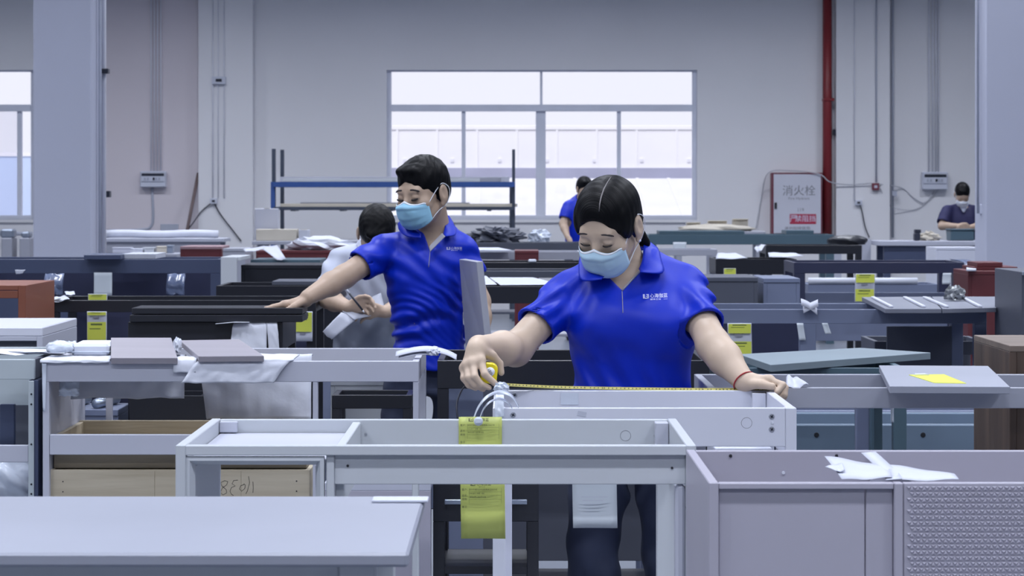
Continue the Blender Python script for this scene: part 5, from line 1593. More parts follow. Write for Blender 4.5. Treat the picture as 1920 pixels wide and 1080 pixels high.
def make_mask(t, L, s, m, style=0, loop_m=M_MASKW):
    def prof(v):
        zs = (-.012, -.030, -.052, -.078, -.100, -.116)
        ys = (.105, .121, .119, .112, .100, .078)
        x = v * 5; i = min(int(x), 4); f = x - i
        return ys[i] + (ys[i + 1] - ys[i]) * f, zs[i] + (zs[i + 1] - zs[i]) * f
    def pt(u, v, off=0.0):
        a = (u - .5) * 2
        yc, zc = prof(v)
        s_ = abs(a)
        sx = .0635 * (math.sin(s_ * 1.35) / math.sin(1.35)) * (1 if a > 0 else -1)
        k = s_ ** 1.9
        zside = -.030 - .056 * v
        yside = .058 - .012 * v
        top_dip = -.010 * math.sin(min(1, s_ * 1.25) * math.pi) * max(0, 1 - v * 4)
        z = zc * (1 - k) + zside * k + top_dip
        y = yc * (1 - k) + yside * k + .0045 * math.sin(min(1., s_ * 1.1) * math.pi)
        pl = .0030 * (((v * 3.4) % 1.0) - .5) * (1 - k) if .12 < v < .9 else 0
        wr = .0012 * nz(u * 8, v * 7, 3.1) * (1 - k)
        y += pl + wr + off
        return L(sx, y, z)
    me = grid_mesh(lambda u, v: Vector(pt(u, v)), 28, 26, -.0012)
    mk = t.mesh('face_mask', me, m)
    mk['label'] = 'pleated surgical mask'
    band = grid_mesh(lambda u, v: Vector(pt(.03 + u * .94, v * .06, .0016)), 24, 2, -.001)
    t.mesh('nose_band', band, M_MASKW, mk)
    for e in (-1, 1):
        u = .995 if e > 0 else .005
        a = pt(u, .04); b = pt(u, .97)
        pa = [a, L(e * .073, .018, .008), L(e * .081, -.010, .028), L(e * .088, -.034, .010), L(e * .086, -.036, -.018), L(e * .079, -.020, -.046), L(e * .071, .014, -.062), b]
        t.mesh('ear_loop', tube_mesh(smooth_path(pa, 5), .0013 * s, 6), loop_m, mk)
    return mk

def hand_prims(S, wrist, knuckles, chains, thumb, r=.009, palm=.013, kf=.0035):
    for kq in knuckles:
        S.cap(wrist, kq, palm * 1.15, palm * .82, .012)
    for a, b in zip(knuckles[:-1], knuckles[1:]):
        S.cap(a, b, palm * .8, palm * .8, .008)
    for ch in chains:
        n = len(ch)
        for i in range(n - 1):
            ra = r * (1.08 - .11 * i); rb = r * (1.08 - .11 * (i + 1))
            S.cap(ch[i], ch[i + 1], ra, rb, kf if i else .006)
    n = len(thumb)
    for i in range(n - 1):
        ra = r * (1.5 - .24 * i); rb = r * (1.5 - .24 * (i + 1))
        S.cap(thumb[i], thumb[i + 1], ra, max(rb, r * .85), .008 if i == 0 else .0035)

def person_root(label, base):
    t = Thing('person', label, 'person', (0, 0, 0))
    return t

def shoe(t, x, y, rz=0.0):
    S = Sdf()
    c, s_ = math.cos(rz), math.sin(rz)
    q = lambda a, b, z: (x + a * c - b * s_, y + a * s_ + b * c, z)
    S.cap(q(0, .05, .045), q(0, -.12, .032), .042, .036, .02)
    S.ell(q(0, .05, .07), (.04, .05, .05), None, .02)
    S.fn(lambda p: .003 - p[:, 2], 0, 'max')
    t.mesh('shoe', S.mesh(.009), M_SHOE)

def trousers(t, hip, m, spread=.1, rz=0, feet=None, top=.95, r0=.088, r1=.055, hw=.165, hb=.115):
    S = Sdf()
    hip = A3(hip)
    S.loft([(hip[2] - .12, 0, 0, hw, hb), (hip[2], 0, 0, hw, hb), (top, 0, 0, hw * .93, hb * .95)], .02, o=(hip[0], hip[1], 0))
    feet = feet or [(hip[0] - spread, hip[1]), (hip[0] + spread, hip[1] + .02)]
    for i, (fx, fy) in enumerate(feet):
        e = -1 if fx < hip[0] else 1
        a = (hip[0] + e * .085, hip[1], hip[2] - .06)
        kn = ((a[0] + fx) / 2 + e * .01, (a[1] + fy) / 2 - .02, .48)
        S.cap(a, kn, r0, .066, .04); S.cap(kn, (fx, fy, .075), .066, r1, .03)
        shoe(t, fx, fy, 0)
    S.fn(lambda p: .0035 * (np.sin(p[:, 2] * 55 + p[:, 0] * 40) + np.sin(p[:, 2] * 34 - p[:, 0] * 62 + p[:, 1] * 30)), 0, 'add')
    t.mesh('trousers', S.mesh(.012), m)

def shirt_logo(t, parent, surf, px, pz, k, slope=0.0):
    """chest print; surf(x,z)->y of the cloth front"""
    parts = []
    def bar(x0, x1, z0, z1_):
        n = 3
        vs = []; 
        for i in range(n + 1):
            x = x0 + (x1 - x0) * i / n
            for z in (z0, z1_):
                vs.append((x, 0, z))
        fs = [(2 * i, 2 * i + 2, 2 * i + 3, 2 * i + 1) for i in range(n)]
        parts.append((py_mesh(vs, fs), Matrix.Identity(4)))
    bar(0, .0022, -.006, .006); bar(.0034, .0048, -.006, .006)
    bar(.0048, .0130, -.006, -.0042); bar(.0085, .0103, -.001, .0008)
    bar(.0118, .0132, -.006, .006); bar(.0095, .0132, .0045, .006); bar(.0146, .0160, -.006, .006)
    parts.append((text_mesh('心海伽蓝', .0128, M_LOGO, 'LEFT', 0.0), T3(.019, 0, .0003)))
    parts.append((text_mesh('整体卫浴', .0044, M_LOGO, 'LEFT', 0.0, 1.75), T3(.0195, 0, -.0088)))
    bar(.058, .069, -.0092, -.0086)
    vs, fs = [], []
    for me, mx in parts:
        b = len(vs)
        vs += [mx @ v.co for v in me.vertices]; fs += [tuple(i + b for i in p.vertices) for p in me.polygons]
    out = []
    for v in vs:
        x = px + v.x * k; z = pz + v.z * k + slope * v.x * k
        out.append((x, surf(x, z) - .0022, z))
    return t.mesh('chest_logo', py_mesh(out, fs), M_LOGO, parent)

def ray_front(me, base=(0, 0, 0)):
    from mathutils.bvhtree import BVHTree
    bvh = BVHTree.FromPolygons([v.co for v in me.vertices], [p.vertices for p in me.polygons])
    def f(x, z, y0=0.0):
        h_ = bvh.ray_cast(Vector((x, y0, z)), Vector((0, 1, 0)))
        return h_[0].y if h_[0] is not None else None
    return f

def collar(t, parent, c, tilt, r_top, r_bot, h_, gap, tip, m, rot=0.0, ry=.9, sag=0.0, th=.003, flare=1.0):
    """fold-down polo collar: ring sheet with an open front and two pointed tips. c = neck base centre"""
    c = Vector(c)
    n = 44
    def pt(u, v):
        a = gap + (2 * math.pi - 2 * gap) * u           # 0 = front opening
        fr = math.cos(a)                                  # 1 at front, -1 at back
        end = max(0.0, 1 - min(u, 1 - u) * 5.0)
        r = r_top + (r_bot - r_top) * (v ** .8) * flare + .5 * tip * end * v
        x = math.sin(a) * r * 1.0; y = -math.cos(a) * r * ry
        z = h_ * (1 - v) * (1.0) - (fr * .5 + .5) * tilt - v * end * tip * .9 - v * .012
        p = Vector((x, y, z))
        p = Matrix.Rotation(rot, 3, 'Z') @ p
        return c + p
    me = grid_mesh(pt, n, 6, th)
    return t.mesh('collar', me, m, parent)
# ------------------------------------------------------------------ the woman measuring
def woman():
    t = person_root('woman in a royal blue polo and pale mask measuring the white cabinet', None)
    YWm = 6.10
    hc = P(1141, 421, 6.02)
    M = head_frame(28, 30, -3)
    S = Sdf()
    sh_r = P(1068, 546, 6.10); sh_l = P(1283, 539, 6.12)
    el_r = P(966, 655, 5.96); el_l = P(1338, 648, 5.93)
    wr_r = P(898, 650, 5.765); wr_l = P(1396, 716, 5.83)
    cx = PXX(1184, YWm); cy = YWm + .01
    neck = P(1178, 505, 6.12)
    L = add_head(S, hc, M, 1.0)
    S.cap(L(0, -.030, -.045), Vector(neck) + Vector((0, .01, -.02)), .050, .056, .02)
    torso = [(.88, 0, 0, .155, .105), (1.0, 0, -.005, .138, .098), (1.07, 0, -.012, .15, .105), (1.14, 0, -.02, .165, .115), (1.2, 0, -.01, .165, .098), (1.26, 0, .0, .145, .075), (1.30, -.005, .005, .085, .055)]
    S.loft(torso, .03, 2.2, False, (cx, cy, 0))
    for a, b, w_ in ((sh_r, el_r, wr_r), (sh_l, el_l, wr_l)):
        S.cap(a, b, .044, .041, .02)
        mid = Vector(b).lerp(Vector(w_), .35)
        S.cap(b, mid, .043, .042, .02)
        S.cap(mid, w_, .042, .0275, .02)
    # hand on the tape case
    q = lambda x, y, Y: P(x, y, Y)
    kn = [q(901, 676, 5.715), q(887, 681, 5.712), q(877, 685, 5.72), q(871, 690, 5.735)]
    S.cap(wr_r, q(893, 655, 5.74), .0275, .024, .01)
    ch = [[kn[0], q(909, 702, 5.688), q(928, 719, 5.692)],
          [kn[1], q(890, 706, 5.682), q(903, 721, 5.684), q(917, 727, 5.695)],
          [kn[2], q(878, 708, 5.692), q(890, 722, 5.69), q(906, 730, 5.70)],
          [kn[3], q(870, 709, 5.71), q(879, 722, 5.705), q(892, 728, 5.71)]]
    hand_prims(S, q(893, 655, 5.745), kn, ch, [q(904, 660, 5.74), q(923, 667, 5.765), q(937, 682, 5.775), q(940, 699, 5.77)], .0094, .0155)
    # hand hooking the tape end over the cabinet rim
    kn = [q(1440, 712, 5.80), q(1443, 713, 5.825), q(1443, 716, 5.848), q(1440, 719, 5.868)]
    ch = [[kn[0], q(1468, 722, 5.782), q(1457, 735, 5.770)],
          [kn[1], q(1472, 727, 5.81), q(1471, 741, 5.80), q(1462, 748, 5.80)],
          [kn[2], q(1470, 730, 5.84), q(1470, 744, 5.835), q(1462, 750, 5.835)],
          [kn[3], q(1462, 732, 5.865), q(1463, 744, 5.86), q(1457, 749, 5.86)]]
    hand_prims(S, q(1402, 715, 5.825), kn, ch, [q(1406, 720, 5.81), q(1426, 721, 5.785), q(1448, 724.5, 5.775)], .0092, .0145)
    body = t.mesh('body', S.mesh(.0026), M_SKIN)
    face_parts(t, L, 1.0, M, M_BROW, 1.25, 1.5)
    make_mask(t, L, 1.0, M_MASK)
    # hair -----------------------------------------------------------------
    Hs = Sdf()
    R = lambda *r: list(r)
    Hs.ell(L(0, -.014, .038), R(.083, .103, .087), M, .01)
    Hs.ell(L(0, -.05, -.012), R(.072, .062, .07), M, .02)
    for e in (-1, 1):
        Hs.ell(L(e * .064, .020, .022), R(.016, .040, .044), M, .012)
    # centre parting groove and the face opening
    Hs.cap(L(-.020, .09, .078), L(-.017, .03, .126), .0035, .003, .006, True)
    Hs.cap(L(-.017, .03, .126), L(-.013, -.05, .127), .003, .002, .006, True)
    Hs.ell(L(0, .106, -.026), R(.066, .060, .092), M, .012, True)
    for e in (-1, 1):
        Hs.ell(L(e * .086, -.010, -.018), R(.022, .030, .042), M, .008, True)
    Hs.ell(L(0, .05, -.12), R(.09, .10, .075), M, .01, True)
    c0 = A3(hc); Mi = M
    def strands(p):
        q_ = (p - c0) @ Mi
        side = np.sign(q_[:, 0]) 
        ang = q_[:, 1] * .9 + q_[:, 2] * .3
        return .0005 * np.sin(ang * 330 + 2 * np.sin(q_[:, 0] * 30))
    Hs.fn(strands, 0, 'add')
    hm = Hs.mesh(.0028); strand_attr(hm, hc, M, .9, .3)
    hair = t.mesh('hair', hm, M_HAIR)
    ppts = [L(-.020, .076, .086), L(-.019, .062, .1005), L(-.018, .045, .1115), L(-.017, .02, .1205), L(-.016, -.01, .124), L(-.014, -.04, .1235)]
    t.mesh('parting', tube_mesh([Vector(p) - (Vector(p) - Vector(hc)).normalized() * .0012 for p in ppts], [.0008, .0018, .0021, .002, .0014, .0008], 6), M_SCALP, hair)
    B = Sdf()
    bp = [L(-.030, -.092, -.025), P(1196, 418, 6.10), P(1200, 440, 6.10), P(1206, 462, 6.11)]
    bp = [L(-.04, -.085, -.02), P(1190, 425, 6.11), P(1198, 440, 6.11), P(1207, 456, 6.12)]
    sp = smooth_path(bp, 5)
    for i, p in enumerate(sp):
        o_ = .006 * (1 if i % 2 else -1)
        B.ell(Vector(p) + Vector((o_, -.004, 0)), (.0165 - .0003 * i, .015, .0125), None, .003)
    bm_ = B.mesh(.003); strand_attr(bm_, hc, M, .5, 1.0)
    t.mesh('braid', bm_, M_HAIR, hair)
    # polo -----------------------------------------------------------------
    C = Sdf()
    sec = [(.86, 0, .0, .172, .135), (.93, 0, -.002, .163, .128), (1.0, 0, -.008, .154, .120), (1.07, 0, -.018, .164, .126), (1.13, 0, -.026, .178, .134), (1.17, 0, -.022, .182, .128),
           (1.22, 0, -.010, .176, .106), (1.265, 0, .0, .156, .082), (1.292, -.003, .004, .118, .066), (1.315, -.006, .008, .075, .056)]
    C.loft(sec, .02, 2.3, False, (cx, cy, 0))
    for e in (-1, 1):
        C.ell((cx + e * .072, cy - .098, 1.135), (.068, .055, .062), None, .05)
    cuffs = []
    for a, b, l0 in ((sh_r, el_r, .62), (sh_l, el_l, .68)):
        a, b = Vector(a), Vector(b)
        cend = a.lerp(b, l0)
        e = 1 if a.x > cx else -1
        C.cap((cx + e * .055, cy + .012, 1.288 if e < 0 else 1.298), (a.x - e * .012, cy + .005, a.z + .018), .032, .044, .03)
        C.cap(a, a.lerp(b, .3), .047, .051, .035)
        C.cap(a.lerp(b, .3), a.lerp(b, l0 + .1), .051, .061, .02)
        cuffs.append((a, b, cend))
    c2 = np.array((cx, cy, 0))
    def folds(p):
        x = p[:, 0] - cx; z = p[:, 2]; y = p[:, 1] - cy
        low = np.clip((1.10 - z) / .12, 0, 1) * (y < .03)
        f = low * .0055 * np.sin(x * 62 + 9 * np.sin(z * 7 + x * 5)) * np.clip(1.3 - np.abs(x) * 4, 0.25, 1)
        up = np.clip((z - 1.10) / .06, 0, 1) * np.clip((np.abs(x) - .09) / .05, 0, 1)
        f = f + up * .0036 * np.sin((z * 75 + np.abs(x) * 60) + 2 * np.sin(x * 30))
        f = f + .0022 * np.sin(x * 31 + z * 47) * np.sin(z * 29 - y * 33)
        slv = np.clip((np.abs(x) - .17) / .03, 0, 1)
        f = f + slv * .0035 * np.sin(z * 120 + x * 90 * np.sign(x) + y * 40)
        return f
    C.fn(folds, 0, 'add')
    for a, b, cend in cuffs:
        n_ = A3((b - a).normalized()); c_ = A3(cend); far = A3(a)
        def cut(p, n_=n_, c_=c_, far=far):
            d = (p - c_) @ n_
            near = np.linalg.norm((p - c_) - d[:, None] * n_, axis=1)
            return np.where(near < .074, d, -.05)
        C.fn(cut, 0, 'max')
        C.cap(cend + (a - b).normalized() * .012, b, .049, .056, .002, True)
    # open neck: round hole and V slit
    ncx, ncy = neck[0], neck[1]
    vx, vz = PXX(1167, 5.98), PZ(545, 5.98)
    topz = PZ(478, 6.0)
    def vneck(p):
        z = p[:, 2]
        f_ = np.clip((z - vz) / (PZ(505, 6.0) - vz), 0, 2.0)
        wv = np.minimum(f_, 1) * .054 + np.clip(f_ - 1, 0, 1) * .016
        cxv = vx + (ncx - vx) * np.clip(f_ - .8, 0, 1) * .8
        inside = np.abs(p[:, 0] - cxv) - wv
        front = p[:, 1] - (ncy + .02)
        return np.maximum(inside, front)
    C.ops.append((vneck, .002, True))
    C.cap((ncx, ncy + .0, 1.25), (ncx - .004, ncy - .02, 1.45), .052, .058, .004, True)
    sm = C.mesh(.0036)
    shirt = t.mesh('polo_shirt', sm, M_BLUE)
    surf0 = ray_front(sm)
    surf = lambda x, z: (surf0(x, z, 5.0) or (cy - .12))
    # placket seam
    pts = [(vx + .0, 0, vz - .002 - i * .0068) for i in range(9)]
    t.mesh('placket_seam', tube_mesh([(x, surf(x, z) - .0008, z) for x, y, z in pts], .0011, 5), M_PIPING, shirt)
    pts = []
    for i in range(9):
        f_ = i / 8; z = vz + (topz - .02 - vz) * f_
        x = vx + (ncx - vx) * f_ * .82 + .054 * f_
        pts.append((x, (surf(x + .004, z)) - .001, z))
    t.mesh('placket_edge', tube_mesh(pts, [.003] * 9, 5), M_PIPING, shirt)
    # collar flaps: quads laid from the neck outwards
    def flap(side):
        rows = {-1: [[(1120, 500), (1098, 484)], [(1107, 526), (1090, 512)]]}
        if side < 0:
            top = [P(1113, 470, 6.12), P(1106, 486, 6.06), P(1116, 500, 6.01), P(1133, 519, 5.985)]
            bot = [P(1088, 482, 6.13), P(1086, 500, 6.06), P(1091, 526, 5.985), P(1128, 524, 5.975)]
        else:
            top = [P(1206, 446, 6.15), P(1206, 466, 6.09), P(1204, 488, 6.04), P(1199, 506, 6.01)]
            bot = [P(1232, 466, 6.16), P(1238, 486, 6.09), P(1242, 512, 6.02), P(1200, 511, 5.985)]
        tp, bt = smooth_path(top, 5), smooth_path(bot, 5)
        n = len(tp) - 1
        def fn(u, v):
            i = int(round(u * n))
            p = tp[i].lerp(bt[i], v)
            y = surf0(p.x, p.z, 5.0)
            if y is not None and v > .3: p.y = min(p.y, y - .004)
            p.y -= .010 * math.sin(v * 2.4) * (1 if side > 0 else .9)
            return p
        return t.mesh('collar', grid_mesh(fn, n, 8, .0032 if side < 0 else -.0032), M_BLUE, shirt)
    flap(-1); flap(1)
    # collar stand at the back of the neck
    cs = [P(1206, 447, 6.15), P(1204, 452, 6.20), P(1180, 456, 6.225), P(1140, 462, 6.215), P(1116, 470, 6.13)]
    t.mesh('collar_stand', strip_mesh(smooth_path(cs, 5), (0, -.006, -.05), .005), M_BLUE, shirt)
    shirt_logo(t, shirt, surf, PXX(1206, 5.98), PZ(556, 5.98), .92, .03)
    # red thread, earring
    ax = (Vector(wr_l) - Vector(el_l)).normalized()
    c_ = Vector(el_l).lerp(Vector(wr_l), .985)
    u_ = ax.cross(Vector((0, 0, 1))).normalized(); v_ = ax.cross(u_)
    t.mesh('red_bracelet', tube_mesh([c_ + (u_ * math.cos(a) + v_ * math.sin(a)) * .0305 for a in [i * math.pi / 16 for i in range(32)]], .0018, 6, True), M_THREAD)
    eo = t.mesh('earring', crumple_mesh(.0045, .0045, .0045, 5, 2, .1, 1), M_LOGO, None, tuple(L(-.080, -.002, -.045)))
    trousers(t, (cx, cy + .01, .90), M_TROUSER, .1, top=.96, hw=.135, hb=.10)
    put_root(t, (cx, cy, 0))
    return t
woman()

# tape measure: case in the hand, blade along the back rim ---------------------------
t = Thing('tape_measure', 'yellow tape measure held in the woman hand with blade pulled out', 'tape measure', (0, 0, 0))
Yt = 5.735
def rounded_case(w_, d_, h_, r_, ch):
    out = []
    rings = [(-d_ / 2, ch), (-d_ / 2 + ch, 0), (d_ / 2 - ch, 0), (d_ / 2, ch)]
    n = 6
    for (y, ins) in rings:
        ring = []
        for k, (sx, sz) in enumerate(((1, 1), (-1, 1), (-1, -1), (1, -1))):
            rr = r_ if sz > 0 else r_ * .55
            for i in range(n + 1):
                a = k * math.pi / 2 + i / n * math.pi / 2
                ring.append(Vector((sx * (w_ / 2 - rr) + math.cos(a) * (rr - ins), y, sz * (h_ / 2 - rr) + math.sin(a) * (rr - ins))))
        out.append(ring)
    m_ = len(out[0]); vs = [v for r in out for v in r]; fs = []
    for k in range(3):
        for i in range(m_):
            j = (i + 1) % m_
            fs.append((k * m_ + i, k * m_ + j, (k + 1) * m_ + j, (k + 1) * m_ + i))
    fs.append(tuple(range(m_))); fs.append(tuple(3 * m_ + i for i in range(m_ - 1, -1, -1)))
    return vs, fs
vs, fs = rounded_case(.042, .030, .052, .017, .003)
rm_ = Matrix.Rotation(.12, 3, 'Y')
me = py_mesh([rm_ @ v + P(917, 699, Yt) for v in vs], [tuple(reversed(f)) for f in fs])
case = t.mesh('case', me, M_TAPE)
cpt = P(919, 697, Yt - .0158)
t.mesh('round_label', tube_mesh([(0, 0, 0), (0, .001, 0)], .0115, 24), M_MASKW, case, cpt)
lt = t.mesh('lettering', text_mesh('LEO', .0085, M_INK, 'CENTER', .0001), None, case, cpt + Vector((0, -.0004, 0)))
lt.rotation_euler = (0, math.radians(65), 0)
bl = [P(930, 720, 5.76), P(960, 722, 5.79), P(1000, 724, 5.815), P(1060, 726.5, 5.826), P(1200, 729, 5.828), P(1330, 731, 5.828), P(1448, 731.5, 5.828)]
bl = [Vector((p.x, p.y, max(p.z, ZA + .0015))) for p in bl]
t.mesh('blade', strip_mesh(smooth_path(bl, 6), (0, .013, .006), .0008), M_BLADE)
ticks = []
sp = smooth_path(bl, 40)
acc = 0; nxt = .012
vs, fs = [], []
for a, b in zip(sp[:-1], sp[1:]):
    acc += (b - a).length
    if acc > nxt:
        nxt += .01
        p = b + Vector((0, -.004, -.0012)); 
        w_ = .0012; hh_ = .004 if int(nxt * 100) % 5 else .007
        k0 = len(vs)
        vs += [p + Vector((-w_, -.002, 0)), p + Vector((w_, -.002, 0)), p + Vector((w_, -.002 + hh_, .0022)), p + Vector((-w_, -.002 + hh_, .0022))]
        fs.append((k0, k0 + 1, k0 + 2, k0 + 3))
vs = [v + Vector((0, 0, .0011)) for v in vs]
tag(t.mesh('graduation_marks', py_mesh(vs, fs), M_INK), kind='stuff')
t.box('end_hook', PXX(1447, 5.828), PXX(1449, 5.828), 5.82, 5.835, ZA - .004, ZA + .006, M_STEEL, .0004)
put_root(t, P(914, 715, Yt))
# ------------------------------------------------------------------ the other workers
def auto_hand(S, wrist, d, side, n, curl=.3, s=1.0, r=.0092):
    """palm and five fingers: d along the hand, side towards the thumb, n where the palm faces"""
    w, d, side, n = Vector(wrist), Vector(d).normalized(), Vector(side).normalized(), Vector(n).normalized()
    kn, ch = [], []
    for off, ln, dl in ((.030, .072, .082), (.011, .082, .088), (-.009, .076, .084), (-.027, .060, .074)):
        k = w + (d * dl + side * off) * s
        kn.append(k)
        a = curl
        p1 = k + (d * math.cos(a) + n * math.sin(a)) * ln * .46 * s
        a2 = a + curl * 1.3
        p2 = p1 + (d * math.cos(a2) + n * math.sin(a2)) * ln * .30 * s
        a3 = a2 + curl
        p3 = p2 + (d * math.cos(a3) + n * math.sin(a3)) * ln * .24 * s
        ch.append([k, p1, p2, p3])
    th = [w + (d * .02 + side * .022) * s, w + (d * .05 + side * .045 + n * .012) * s, w + (d * .078 + side * .052 + n * .022) * s, w + (d * .10 + side * .048 + n * .03) * s]
    hand_prims(S, w + d * .012 * s, kn, ch, th, r * s, .0145 * s)

def worker(label, hc, M, hs, neck, cx, cy, sec, arms, shirt_m, skin_m, trouser_m, vox, vneck=None, mask=None, foldf=None, hip=.92, feet=None, hair_face=None, sleeve=(.056, .060), armr=(.046, .041, .041, .028), clothn='polo_shirt', hair_up=0.0, tuck=False):
    t = person_root(label, None)
    S = Sdf()
    L = add_head(S, hc, M, hs, True)
    S.cap(L(0, -.028, -.05), Vector(neck) + Vector((0, .01, -.03)), .054 * hs, .060, .02)
    S.loft([(z, x, y, a * .93, b * .92) for (z, x, y, a, b) in sec[:-1]], .03, 2.2, False, (cx, cy, 0))
    for (a, b, w_, l0, hand) in arms:
        S.cap(a, b, armr[0], armr[1], .02)
        mid = Vector(b).lerp(Vector(w_), .35)
        S.cap(b, mid, armr[1], armr[2], .02); S.cap(mid, w_, armr[2], armr[3], .02)
        if hand: auto_hand(S, *hand)
    t.mesh('body', S.mesh(vox), skin_m)
    if vox < .006:
        face_parts(t, L, hs, M, M_BROW, 1.5, 2.6)
    if mask:
        make_mask(t, L, hs, mask)
    Hs = Sdf()
    R = lambda *r: [v * hs for v in r]
    Hs.ell(L(0, -.014, .040), R(.081, .103, .090 + hair_up), M, .01)
    Hs.ell(L(0, -.045, -.004), R(.074, .062, .058), M, .02)
    Hs.ell(L(.008, .060, .086), R(.045, .028, .018), M, .02)
    Hs.ell(L(0, .112, -.032), R(.064, .062, .092), M, .008, True)
    for e in (-1, 1):
        Hs.ell(L(e * .086, -.008, -.030), R(.022, .026, .040), M, .006, True)
        Hs.ell(L(e * .066, .070, -.014), R(.026, .034, .036), M, .006, True)
    Hs.ell(L(0, .04, -.13), R(.10, .13, .085), M, .01, True)
    c0 = A3(hc)
    def tuft(p):
        q = ((p - c0) @ M) / hs
        return .0016 * np.sin(q[:, 0] * 190 + 3 * np.sin(q[:, 1] * 60)) * np.sin(q[:, 1] * 150 + q[:, 2] * 90)
    Hs.fn(tuft, 0, 'add')
    hm = Hs.mesh(max(vox * .9, .003)); strand_attr(hm, hc, M, .4, .3, 1.0)
    t.mesh('hair', hm, M_HAIR)
    C = Sdf()
    C.loft(sec, .02, 2.3, False, (cx, cy, 0))
    cuffs = []
    for (a, b, w_, l0, hand) in arms:
        a, b = Vector(a), Vector(b)
        e = 1 if a.x > cx else -1
        C.cap((neck[0] + e * .045, cy + .012, neck[2] - .012), (a.x - e * .012, a.y * .5 + cy * .5 + .005, a.z + .012), .030, .046, .03)
        C.cap(a, a.lerp(b, .3), sleeve[0], sleeve[0] + .001, .03)
        cend = a.lerp(b, l0)
        C.cap(a.lerp(b, .3), a.lerp(b, l0 + .1), sleeve[0] + .001, sleeve[1], .02)
        cuffs.append((a, b, cend))
    if foldf: C.fn(foldf, 0, 'add')
    for a, b, cend in cuffs:
        n_ = A3((b - a).normalized()); c_ = A3(cend)
        def cut(p, n_=n_, c_=c_):
            d = (p - c_) @ n_
            near = np.linalg.norm((p - c_) - d[:, None] * n_, axis=1)
            return np.where(near < .074, d, -.05)
        C.fn(cut, 0, 'max')
        C.cap(cend + (a - b).normalized() * .012, b, armr[0] + .006, armr[1] + .014, .002, True)
    if vneck:
        vx, vz, topz, wv_ = vneck
        def vn(p):
            z = p[:, 2]; f = np.clip((z - vz) / (topz - vz), 0, 1.2)
            return np.maximum(np.abs(p[:, 0] - (vx + (neck[0] - vx) * np.minimum(f, 1))) - f * wv_, p[:, 1] - (neck[1] + .02))
        C.ops.append((vn, .002, True))
    C.cap((neck[0], neck[1], neck[2] - .05), (neck[0], neck[1] - .02, neck[2] + .14), .056, .062, .004, True)
    sm = C.mesh(vox * 1.25)
    shirt = t.mesh(clothn, sm, shirt_m)
    trousers(t, (cx, cy + .01, hip), trouser_m, .11, top=hip + .07, feet=feet, hw=.15 if tuck else .122, hb=.11 if tuck else .09, r0=.085 if tuck else .075)
    t.L = L; t.shirt = shirt; t.surf = ray_front(sm)
    return t

def sheet_flap(t, parent, top, bot, m, surf=None, y0=0.0, th=.003, name='collar', bulge=.008):
    tp, bt = smooth_path(top, 5), smooth_path(bot, 5)
    n = len(tp) - 1
    def fn(u, v):
        i = int(round(u * n)); p = tp[i].lerp(bt[i], v)
        if surf:
            y = surf(p.x, p.z, y0)
            if y is not None and v > .3: p.y = min(p.y, y - .004)
        p.y -= bulge * math.sin(v * 2.4)
        return p
    return t.mesh(name, grid_mesh(fn, n, 8, th), m, parent)

# -- man in blue, hand on the black boards
YM = 8.42
neckM = P(816, 428, YM + .02)
cxm = PXX(800, YM); cym = YM + .02
secM = [(.84, .012, 0, .135, .112), (.93, .010, 0, .131, .108), (1.02, .006, 0, .135, .110), (1.12, .0, -.004, .146, .118), (1.20, -.004, -.004, .152, .118), (1.27, -.002, 0, .150, .104), (1.315, .006, .004, .125, .082), (1.345, .016, .008, .088, .066), (1.368, .026, .01, .062, .055)]
def foldM(p):
    x = p[:, 0] - cxm; z = p[:, 2]; y = p[:, 1] - cym
    fr = np.clip((.05 - y) / .05, 0, 1)
    w1_ = np.clip((1.20 - z) / .1, 0, 1)
    arc = z + .55 * (x + .02) ** 2 * 8 + .22 * x
    ph = 2.6 * np.sin(x * 17 + z * 9) + 1.4 * np.sin(z * 31 - x * 12)
    f = fr * w1_ * (.0078 * np.sin(arc * 74 + ph) + .0030 * np.sin(arc * 150 - ph * 1.3 + x * 25)) * (.62 + .38 * np.sin(x * 14 - z * 17 + 1)) * np.clip(1.2 - np.abs(x - .02) * 3, .3, 1)
    f = f + fr * np.clip((z - 1.12) / .08, 0, 1) * .0035 * np.sin(z * 85 + x * 46 + 2 * np.sin(x * 18))
    slv = np.clip((np.abs(x) - .15) / .03, 0, 1)
    return f + slv * .0016 * np.sin(z * 130 + x * 80)
shL, elL, wrL = P(716, 472, YM - .02), P(645, 519, YM - .14), P(577, 566, YM - .30)
wrL = Vector((wrL.x, wrL.y, HANDZ + .034))
shR, elR, wrR = P(866, 468, YM + .02), P(898, 566, YM + .02), P(903, 648, YM - .10)
man = worker('man in a royal blue polo and blue mask leaning his hand on black boards', P(793, 361, YM - .05), head_frame(36, 10, 2), 1.06, neckM, cxm, cym, secM,
             [(shL, elL, wrL, .60, (wrL - Vector((-.004, 0, .012)), (-1, -.05, -.14), (0, -1, 0), (0, 0, -1), .06, 1.0)),
              (shR, elR, wrR, .52, (wrR, (-.05, -.15, -1), (-.2, -1, .1), (-1, .1, 0), .45, 1.0))],
             M_BLUE, M_SKIN2, M_TROUSER, .0034, (PXX(806, YM - .1), PZ(472, YM - .1), PZ(424, YM), .048), M_MASKM, foldM, hip=.87)
t = man
sf = lambda x, z: (t.surf(x, z, 7.0) or (cym - .11))
vx, vz = PXX(806, YM - .1), PZ(472, YM - .1)
t.mesh('placket_seam', tube_mesh([(vx - i * .0006, sf(vx - i * .0006, vz - i * .008) - .001, vz - i * .008) for i in range(8)], .0012, 5), M_PIPING, t.shirt)
sheet_flap(t, t.shirt, [P(805, 462, YM - .11), P(814, 452, YM - .105), P(829, 437, YM - .095)], [P(806, 472, YM - .12), P(817, 461, YM - .115), P(835, 443, YM - .10)], M_PIPING, None, 7.0, -.002, 'placket_facing', .0)
